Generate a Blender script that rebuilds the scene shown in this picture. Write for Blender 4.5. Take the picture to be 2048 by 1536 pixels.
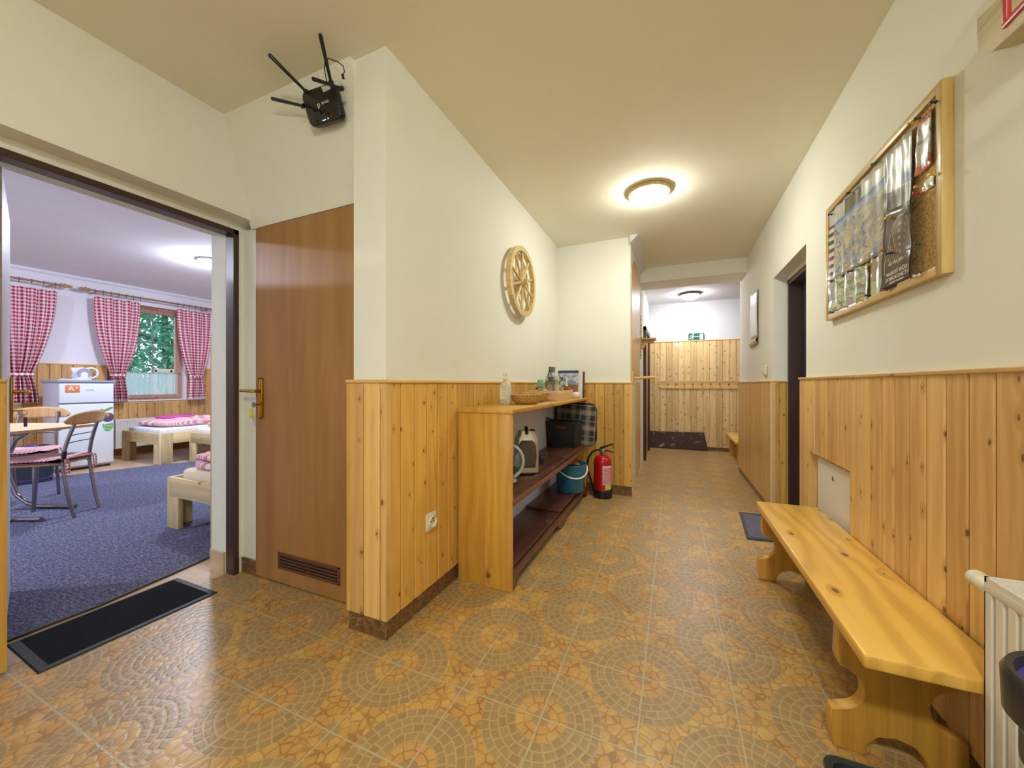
import bpy, bmesh, math, random
from mathutils import Vector, Matrix, noise
random.seed(7)
sc = bpy.context.scene
for o in list(bpy.data.objects): bpy.data.objects.remove(o)
COL = sc.collection
# ------------------------------------------------------------------ camera
F = 751.0; TH = math.atan(324 / F); CH = 1.10
cd = bpy.data.cameras.new('camera'); cam = bpy.data.objects.new('camera', cd); COL.objects.link(cam)
cam.location = (0, 0, CH); cam.rotation_euler = (math.pi / 2, 0, TH)
cd.sensor_width = 36; cd.lens = 36 * F / 2048; cd.clip_start = .02; cd.clip_end = 200
sc.camera = cam
# ------------------------------------------------------------------ view / world
vs = sc.view_settings; vs.view_transform = 'Standard'; vs.look = 'None'; vs.gamma = 1; vs.use_curve_mapping = False
vs.exposure = 2.3
W = bpy.data.worlds.new('world'); sc.world = W; W.use_nodes = True
bg = W.node_tree.nodes['Background']; bg.inputs[0].default_value = (.62, .8, 1.0, 1); bg.inputs[1].default_value = 0.6
LAMP_HALL = 19.0; LAMP_BACK = 49.0; LAMP_VEST = 22.0; LAMP_BED = 98.0; FILL_BATH = 22.0
C_HALL = (1.0, .99, .87); C_COOL = (.76, .83, 1.0)

_s, _c = math.sin(TH), math.cos(TH)
def _ray(u, v):
    xc = (u - 1024) / F; return (-_s + xc * _c, _c + xc * _s, (768 - v) / F)
def G(u, v, z=0.0):
    r = _ray(u, v); t = (z - CH) / r[2]; return Vector((r[0] * t, r[1] * t, z))
def PX(u, v, X):
    r = _ray(u, v); t = X / r[0]; return Vector((X, r[1] * t, CH + r[2] * t))
def PY(u, v, Y):
    r = _ray(u, v); t = Y / r[1]; return Vector((r[0] * t, Y, CH + r[2] * t))

# ------------------------------------------------------------------ node helpers
def lin(c):
    def f(x):
        x = x / 255.0
        return x / 12.92 if x <= .04045 else ((x + .055) / 1.055) ** 2.4
    return (f(c[0]), f(c[1]), f(c[2]), 1)
class S:
    """socket wrapper with arithmetic"""
    def __init__(s, nt, k): s.nt = nt; s.k = k
    def _m(s, op, *a):
        n = s.nt.nodes.new('ShaderNodeMath'); n.operation = op
        for i, x in enumerate((s,) + a):
            if isinstance(x, S): s.nt.links.new(x.k, n.inputs[i])
            else: n.inputs[i].default_value = x
        return S(s.nt, n.outputs[0])
    def __add__(s, o): return s._m('ADD', o)
    __radd__ = __add__
    def __sub__(s, o): return s._m('SUBTRACT', o)
    def __rsub__(s, o): return (s * -1.0) + o
    def __mul__(s, o): return s._m('MULTIPLY', o)
    __rmul__ = __mul__
    def __truediv__(s, o): return s._m('DIVIDE', o)
    def floor(s): return s._m('FLOOR')
    def round(s): return s._m('ROUND')
    def fract(s): return s._m('FRACT')
    def abs(s): return s._m('ABSOLUTE')
    def sin(s): return s._m('SINE')
    def lt(s, o): return s._m('LESS_THAN', o)
    def gt(s, o): return s._m('GREATER_THAN', o)
    def max(s, o): return s._m('MAXIMUM', o)
    def min(s, o): return s._m('MINIMUM', o)
    def sqrt(s): return s._m('SQRT')
    def atan2(s, o): return s._m('ARCTAN2', o)
    def ss(s, a, b):
        n = s.nt.nodes.new('ShaderNodeMapRange'); n.interpolation_type = 'SMOOTHSTEP'
        s.nt.links.new(s.k, n.inputs[0]); n.inputs[1].default_value = a; n.inputs[2].default_value = b
        return S(s.nt, n.outputs[0])
class M:
    def __init__(s, name):
        s.m = bpy.data.materials.new(name); s.m.use_nodes = True; s.nt = s.m.node_tree
        s.b = s.nt.nodes['Principled BSDF']
    def uv(s):
        n = s.nt.nodes.new('ShaderNodeUVMap'); q = s.nt.nodes.new('ShaderNodeSeparateXYZ'); s.nt.links.new(n.outputs[0], q.inputs[0])
        return S(s.nt, q.outputs[0]), S(s.nt, q.outputs[1])
    def pos(s, kind='Object'):
        n = s.nt.nodes.new('ShaderNodeTexCoord'); q = s.nt.nodes.new('ShaderNodeSeparateXYZ'); s.nt.links.new(n.outputs[kind], q.inputs[0])
        return [S(s.nt, q.outputs[i]) for i in range(3)]
    def vec(s, x, y, z=0.0):
        n = s.nt.nodes.new('ShaderNodeCombineXYZ')
        for i, a in enumerate((x, y, z)):
            if isinstance(a, S): s.nt.links.new(a.k, n.inputs[i])
            else: n.inputs[i].default_value = a
        return n.outputs[0]
    def noise(s, v, scale=1, detail=2, rough=.5, dist=0, col=False):
        n = s.nt.nodes.new('ShaderNodeTexNoise'); s.nt.links.new(v, n.inputs['Vector']); n.inputs['Scale'].default_value = scale
        n.inputs['Detail'].default_value = detail; n.inputs['Roughness'].default_value = rough; n.inputs['Distortion'].default_value = dist
        return n.outputs['Color'] if col else S(s.nt, n.outputs['Fac'])
    def vor(s, v, scale=1, feat='F1', rnd=1, dim='3D'):
        n = s.nt.nodes.new('ShaderNodeTexVoronoi'); n.voronoi_dimensions = dim; n.feature = feat; s.nt.links.new(v, n.inputs['Vector']); n.inputs['Scale'].default_value = scale
        n.inputs['Randomness'].default_value = rnd
        if feat == 'DISTANCE_TO_EDGE': return S(s.nt, n.outputs[0]), None
        q = s.nt.nodes.new('ShaderNodeSeparateColor'); s.nt.links.new(n.outputs['Color'], q.inputs[0])
        return S(s.nt, n.outputs[0]), S(s.nt, q.outputs[0])
    def white(s, v):
        n = s.nt.nodes.new('ShaderNodeTexWhiteNoise'); n.noise_dimensions = '3D'; s.nt.links.new(v, n.inputs['Vector']); return S(s.nt, n.outputs['Value'])
    def mix(s, f, a, b, mode='MIX'):
        n = s.nt.nodes.new('ShaderNodeMix'); n.data_type = 'RGBA'; n.blend_type = mode; n.clamp_result = False
        if isinstance(f, S): s.nt.links.new(f.k, n.inputs[0])
        else: n.inputs[0].default_value = f
        for i, a_ in ((6, a), (7, b)):
            if isinstance(a_, tuple): n.inputs[i].default_value = lin(a_)
            else: s.nt.links.new(a_, n.inputs[i])
        return n.outputs[2]
    def col(s, c):
        if isinstance(c, tuple): s.b.inputs['Base Color'].default_value = lin(c)
        else: s.nt.links.new(c, s.b.inputs['Base Color'])
        return s
    def set(s, **k):
        for a, v in k.items():
            n = {'rough': 'Roughness', 'metal': 'Metallic', 'ior': 'IOR', 'coat': 'Coat Weight', 'trans': 'Transmission Weight', 'spec': 'Specular IOR Level', 'alpha': 'Alpha', 'sss': 'Subsurface Weight', 'sheen': 'Sheen Weight'}[a]
            if isinstance(v, S): s.nt.links.new(v.k, s.b.inputs[n])
            else: s.b.inputs[n].default_value = v
        return s
    def bump(s, h, strength=.3, dist=.002):
        n = s.nt.nodes.new('ShaderNodeBump'); n.inputs['Strength'].default_value = strength; n.inputs['Distance'].default_value = dist
        s.nt.links.new(h.k, n.inputs['Height']); s.nt.links.new(n.outputs[0], s.b.inputs['Normal']); return s

_flat = {}
def flat(c, rough=.5, metal=0.0, name='paint', **k):
    key = (c, rough, metal, name)
    if key not in _flat:
        _flat[key] = M(name).col(c).set(rough=rough, metal=metal, **k).m
    return _flat[key]
def emit(c, st, name='glow'):
    m = M(name); m.col((250, 250, 245)); m.b.inputs['Emission Color'].default_value = (*c, 1); m.b.inputs['Emission Strength'].default_value = st
    return m.m
def plaster(name, c, bscale=55):
    m = M(name); x, y, z = m.pos(); v = m.vec(x, y, z)
    n = m.noise(v, 1.3, 3); f = m.noise(v, bscale, 3, .6)
    m.col(m.mix(n.ss(.3, .7) * .5, c, tuple(int(a * .965) for a in c))).set(rough=.85, spec=.2).bump(f, .35, .0025)
    return m.m
def pine(name, pitch, ca, cb, dark=(150, 92, 38), knots=.55, rough=.38, kscale=(9, 4.6), seed=0.0, kr=.055, rf=95.0, rw=.17):
    m = M(name); u, v = m.uv()
    b = (u / pitch).floor(); r = m.white(m.vec(b, seed + 3.3)); r2 = m.white(m.vec(b, seed + 8.1, 2.0))
    # knots first: grain bends round them
    kd, kc = m.vor(m.vec(u * kscale[0] + seed * 3.7, v * kscale[1] + r * 31.0), 1, dim='2D')
    kon = kc.lt(knots); ks = kc / knots * .9 + .45
    near = (1.0 - kd.ss(.0, .26)) * kon
    wob = m.noise(m.vec(u * 6.0, v * .9, r * 19.0), 1, 2)
    ring = ((u * rf + wob * 22.0 + near * 5.0 + r * 9.0)).sin() * .5 + .5
    fine = m.noise(m.vec(u * 210.0, v * 5.0, r * 11.0), 1, 3, .6)
    big = m.noise(m.vec(u * 34.0, v * 1.6, r * 7.0), 1, 2); t = ring * rw + fine * .40 + wob * .15 + big * (.45 - rw)
    c0 = m.mix(t.ss(.25, .85), tuple(min(255, int(a * 1.03)) for a in ca), tuple(int(a * .94) for a in cb))
    c1 = m.mix((r2 - .5).abs() * .7, c0, m.mix(r2.gt(.5), tuple(int(a * .76) for a in cb), tuple(min(255, int(a * 1.12)) for a in ca)))
    c2 = m.mix((near * .22 + (near * 18.0).sin().ss(.5, 1) * near * .15), c1, dark)
    c3 = m.mix((1.0 - (kd / ks).ss(kr * .7, kr * 1.5)) * kon * .85, c2, tuple(int(a * .70) for a in dark))
    m.col(c3).set(rough=fine * .12 + (rough - .06), coat=.15).bump(fine + ring * .3, .12, .001)
    return m.m

# ------------------------------------------------------------------ mesh builder
class B:
    def __init__(s, grain='z', smooth=False, seed=None):
        s.bm = bmesh.new(); s.uvl = s.bm.loops.layers.uv.new('UVMap'); s.grain = grain; s.smooth = smooth
        s.off = (random.random() * 9, random.random() * 9) if seed is None else seed; s.custom = False
    def _tag(s, faces):
        g = 'xyz'.index(s.grain)
        for f in faces:
            f.normal_update(); n = f.normal; ax = max(range(3), key=lambda i: abs(n[i]))
            o = [i for i in range(3) if i != ax]
            if g in o: vi = g; ui = [i for i in o if i != g][0]
            else: ui, vi = o
            k = 1.0 if g in o else 1.0
            for l in f.loops: l[s.uvl].uv = (l.vert.co[ui] + s.off[0] + ax * .37, l.vert.co[vi] * k + s.off[1])
    def box(s, lo, hi, bev=0.0, seg=2, rot=None, piv=None):
        t = bmesh.new(); bmesh.ops.create_cube(t, size=1)
        lo = Vector(lo); hi = Vector(hi)
        lo2 = Vector([min(a, b) for a, b in zip(lo, hi)]); hi2 = Vector([max(a, b) for a, b in zip(lo, hi)])
        for v in t.verts: v.co = Vector([(a + b) / 2 + c * (b - a) for a, b, c in zip(lo2, hi2, v.co)])
        if bev > 0: bmesh.ops.bevel(t, geom=t.edges[:], offset=bev, segments=seg, profile=.5, affect='EDGES')
        return s._in(t, rot, piv)
    def _in(s, t, rot=None, piv=None):
        mp = {}; fs = []
        for v in t.verts: mp[v] = s.bm.verts.new(v.co)
        for f in t.faces:
            try: fs.append(s.bm.faces.new([mp[v] for v in f.verts]))
            except ValueError: pass
        s._tag(fs)
        if rot is not None:
            p = Vector(piv or (0, 0, 0))
            for v in mp.values(): v.co = rot @ (v.co - p) + p
        t.free(); return s
    def poly(s, pts, uvs=None):
        vs_ = [s.bm.verts.new(p) for p in pts]; f = s.bm.faces.new(vs_); s._tag([f])
        if uvs:
            for l, q in zip(f.loops, uvs): l[s.uvl].uv = q
        return s
    def prism(s, pts, axis, a, b, bev=0.0):
        """pts: 2-D outline in the plane normal to axis (order of the remaining axes), from a to b"""
        o = [i for i in range(3) if i != axis]; t = bmesh.new()
        def P3(p, h):
            q = [0, 0, 0]; q[o[0]], q[o[1]] = p; q[axis] = h; return q
        A = [t.verts.new(P3(p, a)) for p in pts]; Bv = [t.verts.new(P3(p, b)) for p in pts]; n = len(pts)
        t.faces.new(A[::-1]); t.faces.new(Bv)
        for i in range(n): t.faces.new([A[i], A[(i + 1) % n], Bv[(i + 1) % n], Bv[i]])
        bmesh.ops.recalc_face_normals(t, faces=t.faces)
        if bev: bmesh.ops.bevel(t, geom=[e for e in t.edges], offset=bev, segments=1, affect='EDGES')
        return s._in(t)
    def tube(s, pts, r, seg=10, cap=True, closed=False):
        pts = [Vector(p) for p in pts]; n = len(pts); rr = r if isinstance(r, (list, tuple)) else [r] * n
        T = []
        for i in range(n):
            a = pts[i - 1] if (i > 0 or closed) else pts[i]; b = pts[(i + 1) % n] if (i < n - 1 or closed) else pts[i]
            T.append((b - a).normalized())
        up = Vector((0, 0, 1)) if abs(T[0].z) < .9 else Vector((1, 0, 0))
        u = T[0].cross(up).normalized(); rings = []
        for i in range(n):
            u = (u - T[i] * u.dot(T[i])).normalized(); w = T[i].cross(u)
            rings.append([s.bm.verts.new(pts[i] + (u * math.cos(k * 2 * math.pi / seg) + w * math.sin(k * 2 * math.pi / seg)) * rr[i]) for k in range(seg)])
        fs = []; L = 0
        for i in range(n if closed else n - 1):
            A, Bn = rings[i], rings[(i + 1) % n]; d = (pts[(i + 1) % n] - pts[i]).length
            for k in range(seg):
                f = s.bm.faces.new([A[k], A[(k + 1) % seg], Bn[(k + 1) % seg], Bn[k]]); fs.append(f); f.normal_update()
                c = 2 * math.pi * rr[i] / seg
                for l, q in zip(f.loops, ((k * c, L), ((k + 1) * c, L), ((k + 1) * c, L + d), (k * c, L + d))): l[s.uvl].uv = (q[0] + s.off[0], q[1] + s.off[1])
            L += d
        if cap and not closed:
            s._tag([s.bm.faces.new(rings[0][::-1]), s.bm.faces.new(rings[-1])])
        return s
    def lathe(s, prof, c=(0, 0, 0), axis=2, seg=24, cap=True, sq=(1, 1)):
        o = [i for i in range(3) if i != axis]; rings = []
        for (r, h) in prof:
            ring = []
            for k in range(seg):
                a = k * 2 * math.pi / seg; q = list(c); q[axis] += h; q[o[0]] += r * math.cos(a) * sq[0]; q[o[1]] += r * math.sin(a) * sq[1]
                ring.append(s.bm.verts.new(q))
            rings.append(ring)
        fs = []; L = 0
        for i in range(len(prof) - 1):
            d = math.hypot(prof[i + 1][0] - prof[i][0], prof[i + 1][1] - prof[i][1]); R = max(prof[i][0], prof[i + 1][0])
            for k in range(seg):
                A, Bn = rings[i], rings[i + 1]
                f = s.bm.faces.new([A[k], A[(k + 1) % seg], Bn[(k + 1) % seg], Bn[k]]); fs.append(f)
                cc = 2 * math.pi * R / seg
                for l, q in zip(f.loops, ((k * cc, L), ((k + 1) * cc, L), ((k + 1) * cc, L + d), (k * cc, L + d))): l[s.uvl].uv = q
            L += d
        if cap:
            for ring, rv in ((rings[0], True), (rings[-1], False)):
                if (ring[0].co - ring[seg // 2].co).length > 1e-4: s._tag([s.bm.faces.new(ring[::-1] if rv else ring)])
        return s
    def grid(s, fn, nu, nv, uvs=(1, 1), thick=0.0):
        """fn(a,b)->point, a,b in 0..1"""
        V = [[s.bm.verts.new(fn(i / nu, j / nv)) for j in range(nv + 1)] for i in range(nu + 1)]
        for i in range(nu):
            for j in range(nv):
                f = s.bm.faces.new([V[i][j], V[i + 1][j], V[i + 1][j + 1], V[i][j + 1]])
                for l, (a, b) in zip(f.loops, ((i, j), (i + 1, j), (i + 1, j + 1), (i, j + 1))): l[s.uvl].uv = (a / nu * uvs[0], b / nv * uvs[1])
        return s
    def obj(s, name, mat, parent=None, smooth=None, recalc=True, loc=None, solid=0.0):
        if recalc: bmesh.ops.recalc_face_normals(s.bm, faces=s.bm.faces)
        me = bpy.data.meshes.new(name); s.bm.to_mesh(me); s.bm.free()
        sm = s.smooth if smooth is None else smooth
        if sm:
            me.polygons.foreach_set('use_smooth', [True] * len(me.polygons)); me.set_sharp_from_angle(angle=.7)
        me.materials.append(mat); o = bpy.data.objects.new(name, me); COL.objects.link(o)
        if parent: o.parent = parent
        if loc: o.location = loc
        if solid:
            md = o.modifiers.new('t', 'SOLIDIFY'); md.thickness = solid; md.offset = 0
        return o
def thing(name, label, cat, loc=(0, 0, 0), rz=0.0, group=None):
    o = bpy.data.objects.new(name, None); COL.objects.link(o); o.location = loc; o.rotation_euler = (0, 0, rz); o.empty_display_size = .05
    return tag(o, label, cat, group)
def tag(o, label, cat, group=None):
    o['label'] = label; o['category'] = cat
    if group: o['group'] = group
    return o
def struct(o): o['kind'] = 'structure'; return o
def text(s, size, mat, name, parent, loc, rot, depth=.0004, align='CENTER'):
    cu = bpy.data.curves.new('t', 'FONT'); cu.body = s; cu.size = size; cu.align_x = align; cu.align_y = 'CENTER'; cu.extrude = depth
    t = bpy.data.objects.new('t', cu); COL.objects.link(t); bpy.context.view_layer.update()
    me = bpy.data.meshes.new_from_object(t.evaluated_get(bpy.context.evaluated_depsgraph_get())); bpy.data.objects.remove(t)
    me.materials.clear(); me.materials.append(mat); o = bpy.data.objects.new(name, me); COL.objects.link(o)
    o.parent = parent; o.location = loc; o.rotation_euler = rot; return o
def copy_tree(root):
    r = root.copy(); COL.objects.link(r)
    for ch in root.children:
        c = ch.copy(); COL.objects.link(c); c.parent = r
        for g in ch.children:
            d = g.copy(); COL.objects.link(d); d.parent = c
    return r
def arc(c, r, a0, a1, n, plane='xz'):
    out = []
    for i in range(n + 1):
        a = a0 + (a1 - a0) * i / n; p = (c[0] + r * math.cos(a), c[1] + r * math.sin(a)); out.append(p)
    return out

# ------------------------------------------------------------------ materials
WALL = plaster('hall_plaster', (239, 239, 229)); CEIL = plaster('ceiling_plaster', (246, 243, 225)); BWALL = plaster('bedroom_plaster', (240, 239, 246)); VWALL = plaster('vestibule_plaster', (226, 226, 230))
PINE = pine('pine_boards', .095, (226, 182, 94), (208, 156, 68), knots=.65, kscale=(11, 7), kr=.05)
PINE_R = pine('pine_boards_pale', .095, (236, 196, 128), (218, 166, 94), seed=4.0, knots=.55, kscale=(11, 6), kr=.05)
PINE_B = pine('pine_boards_back', .095, (236, 204, 150), (220, 182, 120), knots=.7, kscale=(10, 8), kr=.065, seed=7.0)
PINE_BED = pine('pine_boards_bedroom', .11, (214, 172, 110), (196, 146, 80), seed=9.0)
PINE_RED = pine('pine_reeded', .024, (226, 184, 118), (208, 158, 90), knots=.1, seed=12.)
PINE_F = pine('pine_furniture', .19, (224, 174, 76), (208, 150, 54), knots=.35, kscale=(5, 4), kr=.045, seed=2.0)
PINE_BN = pine('pine_bench', .40, (238, 190, 92), (222, 162, 64), knots=.5, kscale=(8, 4), seed=5.0, rough=.3, kr=.055, rf=70.0, rw=.38)
BEDWOOD = pine('pale_bed_wood', .2, (222, 200, 150), (208, 180, 126), knots=.2, seed=6.0)
CAP = pine('pine_cap', .5, (236, 196, 124), (220, 172, 98), knots=.1, seed=3.0)
FRAMEW = pine('frame_wood', .5, (214, 184, 118), (196, 160, 90), knots=.0, seed=3.4)
WHEELW = pine('wheel_wood', .5, (222, 194, 134), (204, 170, 106), knots=.0, seed=1.4)
DARKW = pine('brown_painted_wood', .3, (96, 58, 44), (80, 44, 34), dark=(60, 34, 26), knots=.1, rough=.3, seed=8.)
BROWNF = flat((66, 44, 38), .35, name='brown_steel_frame')
WHITE = flat((232, 230, 222), .35, name='white_enamel'); IVORY = flat((232, 224, 200), .4, name='ivory_plastic')
BLACKP = flat((24, 24, 25), .35, name='black_plastic'); CHROME = flat((190, 188, 190), .18, 1.0, name='chrome')
BRASS = flat((190, 150, 60), .25, 1.0, name='brass'); STEEL = flat((160, 160, 158), .35, 1.0, name='steel')
def door_lam():
    m = M('brown_laminate'); u, v = m.uv(); w = m.noise(m.vec(u * 9.0, v * .9), 1, 3, .6, .4); f = m.noise(m.vec(u * 150.0, v * 7.0), 1, 2)
    st = m.noise(m.vec((u / .07).floor() * 3.7, v * .01), 1, 0)
    m.col(m.mix(w.ss(.3, .7) * .6 + f * .3 + st * .25, (182, 136, 86), (156, 112, 66))).set(rough=.42, spec=.35); return m.m
LAM = door_lam()
TX0, TY0, TPX, TPY = -.999, 1.174, .298, .311
def floor_mat():
    m = M('cobble_pattern_tiles'); x, y, z = m.pos()
    jit = m.noise(m.vec(x, y), 14, 2, .5, 0, True)
    q = m.nt.nodes.new('ShaderNodeSeparateColor'); m.nt.links.new(jit, q.inputs[0]); jx = (S(m.nt, q.outputs[0]) - .5) * .06; jy = (S(m.nt, q.outputs[1]) - .5) * .06
    a0 = (x - TX0) / TPX; b0 = (y - TY0) / TPY; a = a0 + jx; b = b0 + jy
    def polar(sh):
        p = (a + b) * .5 - sh; q_ = (a - b) * .5 - sh
        ip = p.round(); iq = q_.round(); dp = p - ip; dq = q_ - iq; dx = dp + dq; dy = dp - dq
        return (dx * dx + dy * dy).sqrt(), dy.atan2(dx), ip * 7.0 + iq * 13.0
    r1, t1, id1 = polar(0.0); r2, t2, id2 = polar(.5)
    RW = .094
    def rings(r, t, idn, rw, n0, nk):
        k = (r / rw).floor(); fr = (r / rw).fract()
        n = (k * nk + n0).round(); rnd = m.white(m.vec(k, idn)); s_ = t / (2 * math.pi) * n + rnd * 5.0
        cell = s_.floor(); fs = s_.fract()
        arcl = (.5 - (fs - .5).abs()) / n * (2 * math.pi) * r          # distance to segment edge
        radl = (.5 - (fr - .5).abs()) * rw
        return arcl.min(radl), m.white(m.vec(k, cell, idn)), k
    d1, c1, k1 = rings(r1, t1, id1, RW, 1.0, 5.5)
    d2, c2, k2 = rings(r2, t2, id2, .10, 1.0, 7.0)
    inbig = r1.lt(RW * 7); insmall = r2.lt(.2)
    vd, _ = m.vor(m.vec(a * 1.0, b * 1.0), 8.5, 'DISTANCE_TO_EDGE', .75); _, vc = m.vor(m.vec(a * 1.0, b * 1.0), 8.5, 'F1', .75)
    dd = vd * .11
    def sel(f, A, Bv): return A * f + Bv * (1.0 - f)
    d = sel(inbig, d1, sel(insmall, d2, dd)); c = sel(inbig, c1, sel(insmall, c2, vc))
    grey = (inbig * (r1.gt(RW * 3))).max(inbig * r1.lt(RW * .95)).max((1.0 - inbig) * r2.lt(.10))
    speck = m.noise(m.vec(x, y), 260, 2, .7); blot = m.noise(m.vec(x, y), 9, 3)
    org = m.mix(blot.ss(.35, .68), m.mix(c, (212, 176, 104), (200, 158, 86)), (198, 148, 86)); gry = m.mix(c, (172, 144, 100), (156, 126, 88))
    gry = m.mix(blot * .45, gry, (168, 146, 100))
    cc = m.mix(grey, org, gry); cc = m.mix((speck.ss(.35, .75)) * .3, cc, (136, 104, 60))
    line = 1.0 - d.ss(.003, .012)
    # pale lines inside grey stones, darker in the orange ones
    lc = m.mix(grey * .85 + .05, m.mix(blot.ss(.4, .6), (160, 118, 62), (112, 84, 46)), (206, 176, 120))
    cc = m.mix(line * .62, cc, lc)
    jd = (.5 - (a0.fract() - .5).abs()).min(.5 - (b0.fract() - .5).abs())
    joint = 1.0 - jd.ss(.005, .013)
    cc = m.mix(joint, cc, (184, 170, 134))
    h = (d.ss(.004, .03)) * (1.0 - joint * .8) + speck * .25
    m.col(cc).set(rough=speck * .2 + .26, spec=.5).bump(h, .25, .0018); return m.m
FLOOR = floor_mat()
def base_tile():
    m = M('brown_tile_skirting'); u, v = m.uv(); d, _ = m.vor(m.vec(u, v), 28, 'DISTANCE_TO_EDGE'); n = m.noise(m.vec(u, v), 30, 3)
    m.col(m.mix(1.0 - d.ss(.01, .06), m.mix(n.ss(.3, .7), (124, 90, 56), (100, 70, 50)), (152, 122, 80))).set(rough=.35).bump(d.ss(0, .08), .4, .002); return m.m
BTILE = base_tile()
def carpet_mat():
    m = M('blue_grey_carpet'); x, y, z = m.pos(); n = m.noise(m.vec(x, y, z), 150, 3, .75); w = m.noise(m.vec(x * 25.0, y * 90.0), 1, 2); b = m.noise(m.vec(x, y), 1.2, 2)
    m.col(m.mix((n * .8 + w * .3 - .08).ss(.38, .66), m.mix(b, (62, 66, 90), (72, 72, 94)), (146, 146, 172))).set(rough=.95, spec=.1).bump(n, .8, .004); return m.m
CARPET = carpet_mat()
def lightfloor():
    m = M('beige_floor_tiles'); x, y, z = m.pos(); n = m.noise(m.vec(x, y, z), 3, 3); a = ((x / .33).fract() - .5).abs(); b = ((y / .33).fract() - .5).abs()
    m.col(m.mix(a.max(b).gt(.492), m.mix(n.ss(.3, .7), (212, 184, 154), (196, 164, 132)), (176, 152, 128))).set(rough=.3); return m.m
LFLOOR = lightfloor()
def gingham(name, c, cw=(246, 238, 240), s=.022):
    m = M(name); u, v = m.uv(); a = (u / s).fract().lt(.5); b = (v / s).fract().lt(.5); w = m.noise(m.vec(u, v), 300, 2)
    m.col(m.mix((a + b) * .5 * .9 + w * .05, cw, c)).set(rough=.9, spec=.1)
    m.b.inputs['Transmission Weight'].default_value = 0
    return m.m
GING = gingham('red_gingham', (186, 22, 60), s=.046); GING_S = gingham('red_gingham_small', (190, 44, 66), s=.026)
def fabric(name, c, c2, sc_=40):
    m = M(name); x, y, z = m.pos(); n = m.noise(m.vec(x, y, z), sc_, 3); m.col(m.mix(n.ss(.35, .65), c, c2)).set(rough=.9, spec=.15).bump(n, .4, .003); return m.m

# ------------------------------------------------------------------ the shell
def slab(name, lo, hi, mat): b = B(); b.box(lo, hi); return struct(b.obj(name, mat))
b = B(); b.box((-2.39, -2.5, -.1), (2.6, 7.1, 0)); struct(b.obj('floor', FLOOR))
b = B(); b.box((-7.9, -1.6, -.1), (-2.39, 6.1, 0)); struct(b.obj('floor_bedroom', LFLOOR))
slab('ceiling', (-2.6, -2.6, 2.547), (1.0, 5.02, 2.75), CEIL)
slab('ceiling_vestibule', (-.6, 5.38, 2.48), (2.7, 7.2, 2.75), VWALL)
b = B(); b.box((-.62, 4.98, 2.374), (.80, 5.40, 2.70)); struct(b.obj('trim_beam', WALL))
slab('ceiling_bedroom', (-8.1, -1.7, 2.63), (-2.5, 6.2, 2.8), BWALL)
# right wall with the door opening
def wall_right():
    b = B()
    for (y0, y1) in ((-2.6, 2.91), (3.757, 5.5)):
        b.box((.765, y0, 1.1), (.98, y1, 2.7)); b.box((.80, y0, -.05), (.98, y1, 1.1))
    b.box((.765, 2.91, 1.985), (.98, 3.757, 2.7))
    struct(b.obj('wall_right', WALL))
wall_right()
b = B()
for lo, hi in (((-2.6, -2.7, -.05), (-1.9, -2.5, 2.7)), ((.2, -2.7, -.05), (1.0, -2.5, 2.7)), ((-1.9, -2.7, -.05), (.2, -2.5, .85)), ((-1.9, -2.7, 2.25), (.2, -2.5, 2.7))): b.box(lo, hi)
struct(b.obj('wall_near', WALL))
# left wall between hall and door alcove
b = B(); b.box((-1.315, 1.262, 1.09), (-1.132, 3.9, 2.6)); b.box((-1.335, 1.282, -.02), (-1.150, 3.9, 1.09)); struct(b.obj('wall_left', WALL))
b = B(); b.box((-1.35, 3.85, -.02), (-.392, 5.0, 2.6)); b.box((-1.35, 5.0, -.02), (-.405, 7.1, 2.6)); struct(b.obj('wall_left_far', WALL))
slab('wall_far', (-.6, 7.0, -.05), (2.7, 7.2, 2.7), VWALL)
slab('wall_vestibule_right', (2.5, 5.3, -.05), (2.7, 7.1, 2.7), VWALL)
slab('wall_vestibule_near', (.98, 5.30, -.05), (2.6, 5.5, 2.7), VWALL)
# wall with the bedroom doorway (right-hand lower part set back under a ledge)
def wall_doorway():
    b = B()
    b.box((-2.53, -2.6, 2.035), (-2.22, 1.6, 2.7))
    b.box((-2.53, -2.6, -.02), (-2.33, .53, 2.035)); b.box((-2.53, .53, 1.985), (-2.33, 1.374, 2.035))
    b.box((-2.53, 1.374, -.02), (-2.33, 1.6, 2.035)); b.box((-2.53, 1.345, -.02), (-2.392, 1.374, 1.985))
    b.box((-2.53, .49, -.02), (-2.392, .53, 1.985)) if False else None
    struct(b.obj('wall_doorway', WALL))
wall_doorway()
b = B(); b.prism([(1.238, 2.60), (1.238, 2.547), (1.392, 1.992), (1.6, 1.992), (1.6, 2.60)], 0, -2.24, -1.312); struct(b.obj('wall_alcove_upper', WALL))
b = B(); b.box((-2.34, 1.405, -.02), (-2.198, 1.5, 2.0)); b.box((-2.34, 1.44, -.02), (-1.33, 1.6, 2.0)); struct(b.obj('wall_alcove', WALL))
# bedroom shell
WXB = -7.8
def wall_window():
    b = B(); x0, x1 = WXB - .22, WXB
    holes = [(.75, 1.72), (2.76, 3.74)]; z0, z1 = .83, 2.36; y = -1.6
    for (a, c) in holes:
        b.box((x0, y, -.02), (x1, a, 2.7)); b.box((x0, a, -.02), (x1, c, z0)); b.box((x0, a, z1), (x1, c, 2.7)); y = c
    b.box((x0, y, -.02), (x1, 6.1, 2.7)); struct(b.obj('wall_bedroom_windows', BWALL))
wall_window()
slab('wall_bedroom_near', (-8.0, -1.8, -.02), (-2.5, -1.6, 2.7), BWALL)
slab('wall_bedroom_far', (-8.0, 6.1, -.02), (-1.4, 6.3, 2.7), BWALL)
slab('wall_bedroom_inner', (-2.53, 1.6, -.02), (-2.35, 6.2, 2.7), BWALL)
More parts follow.
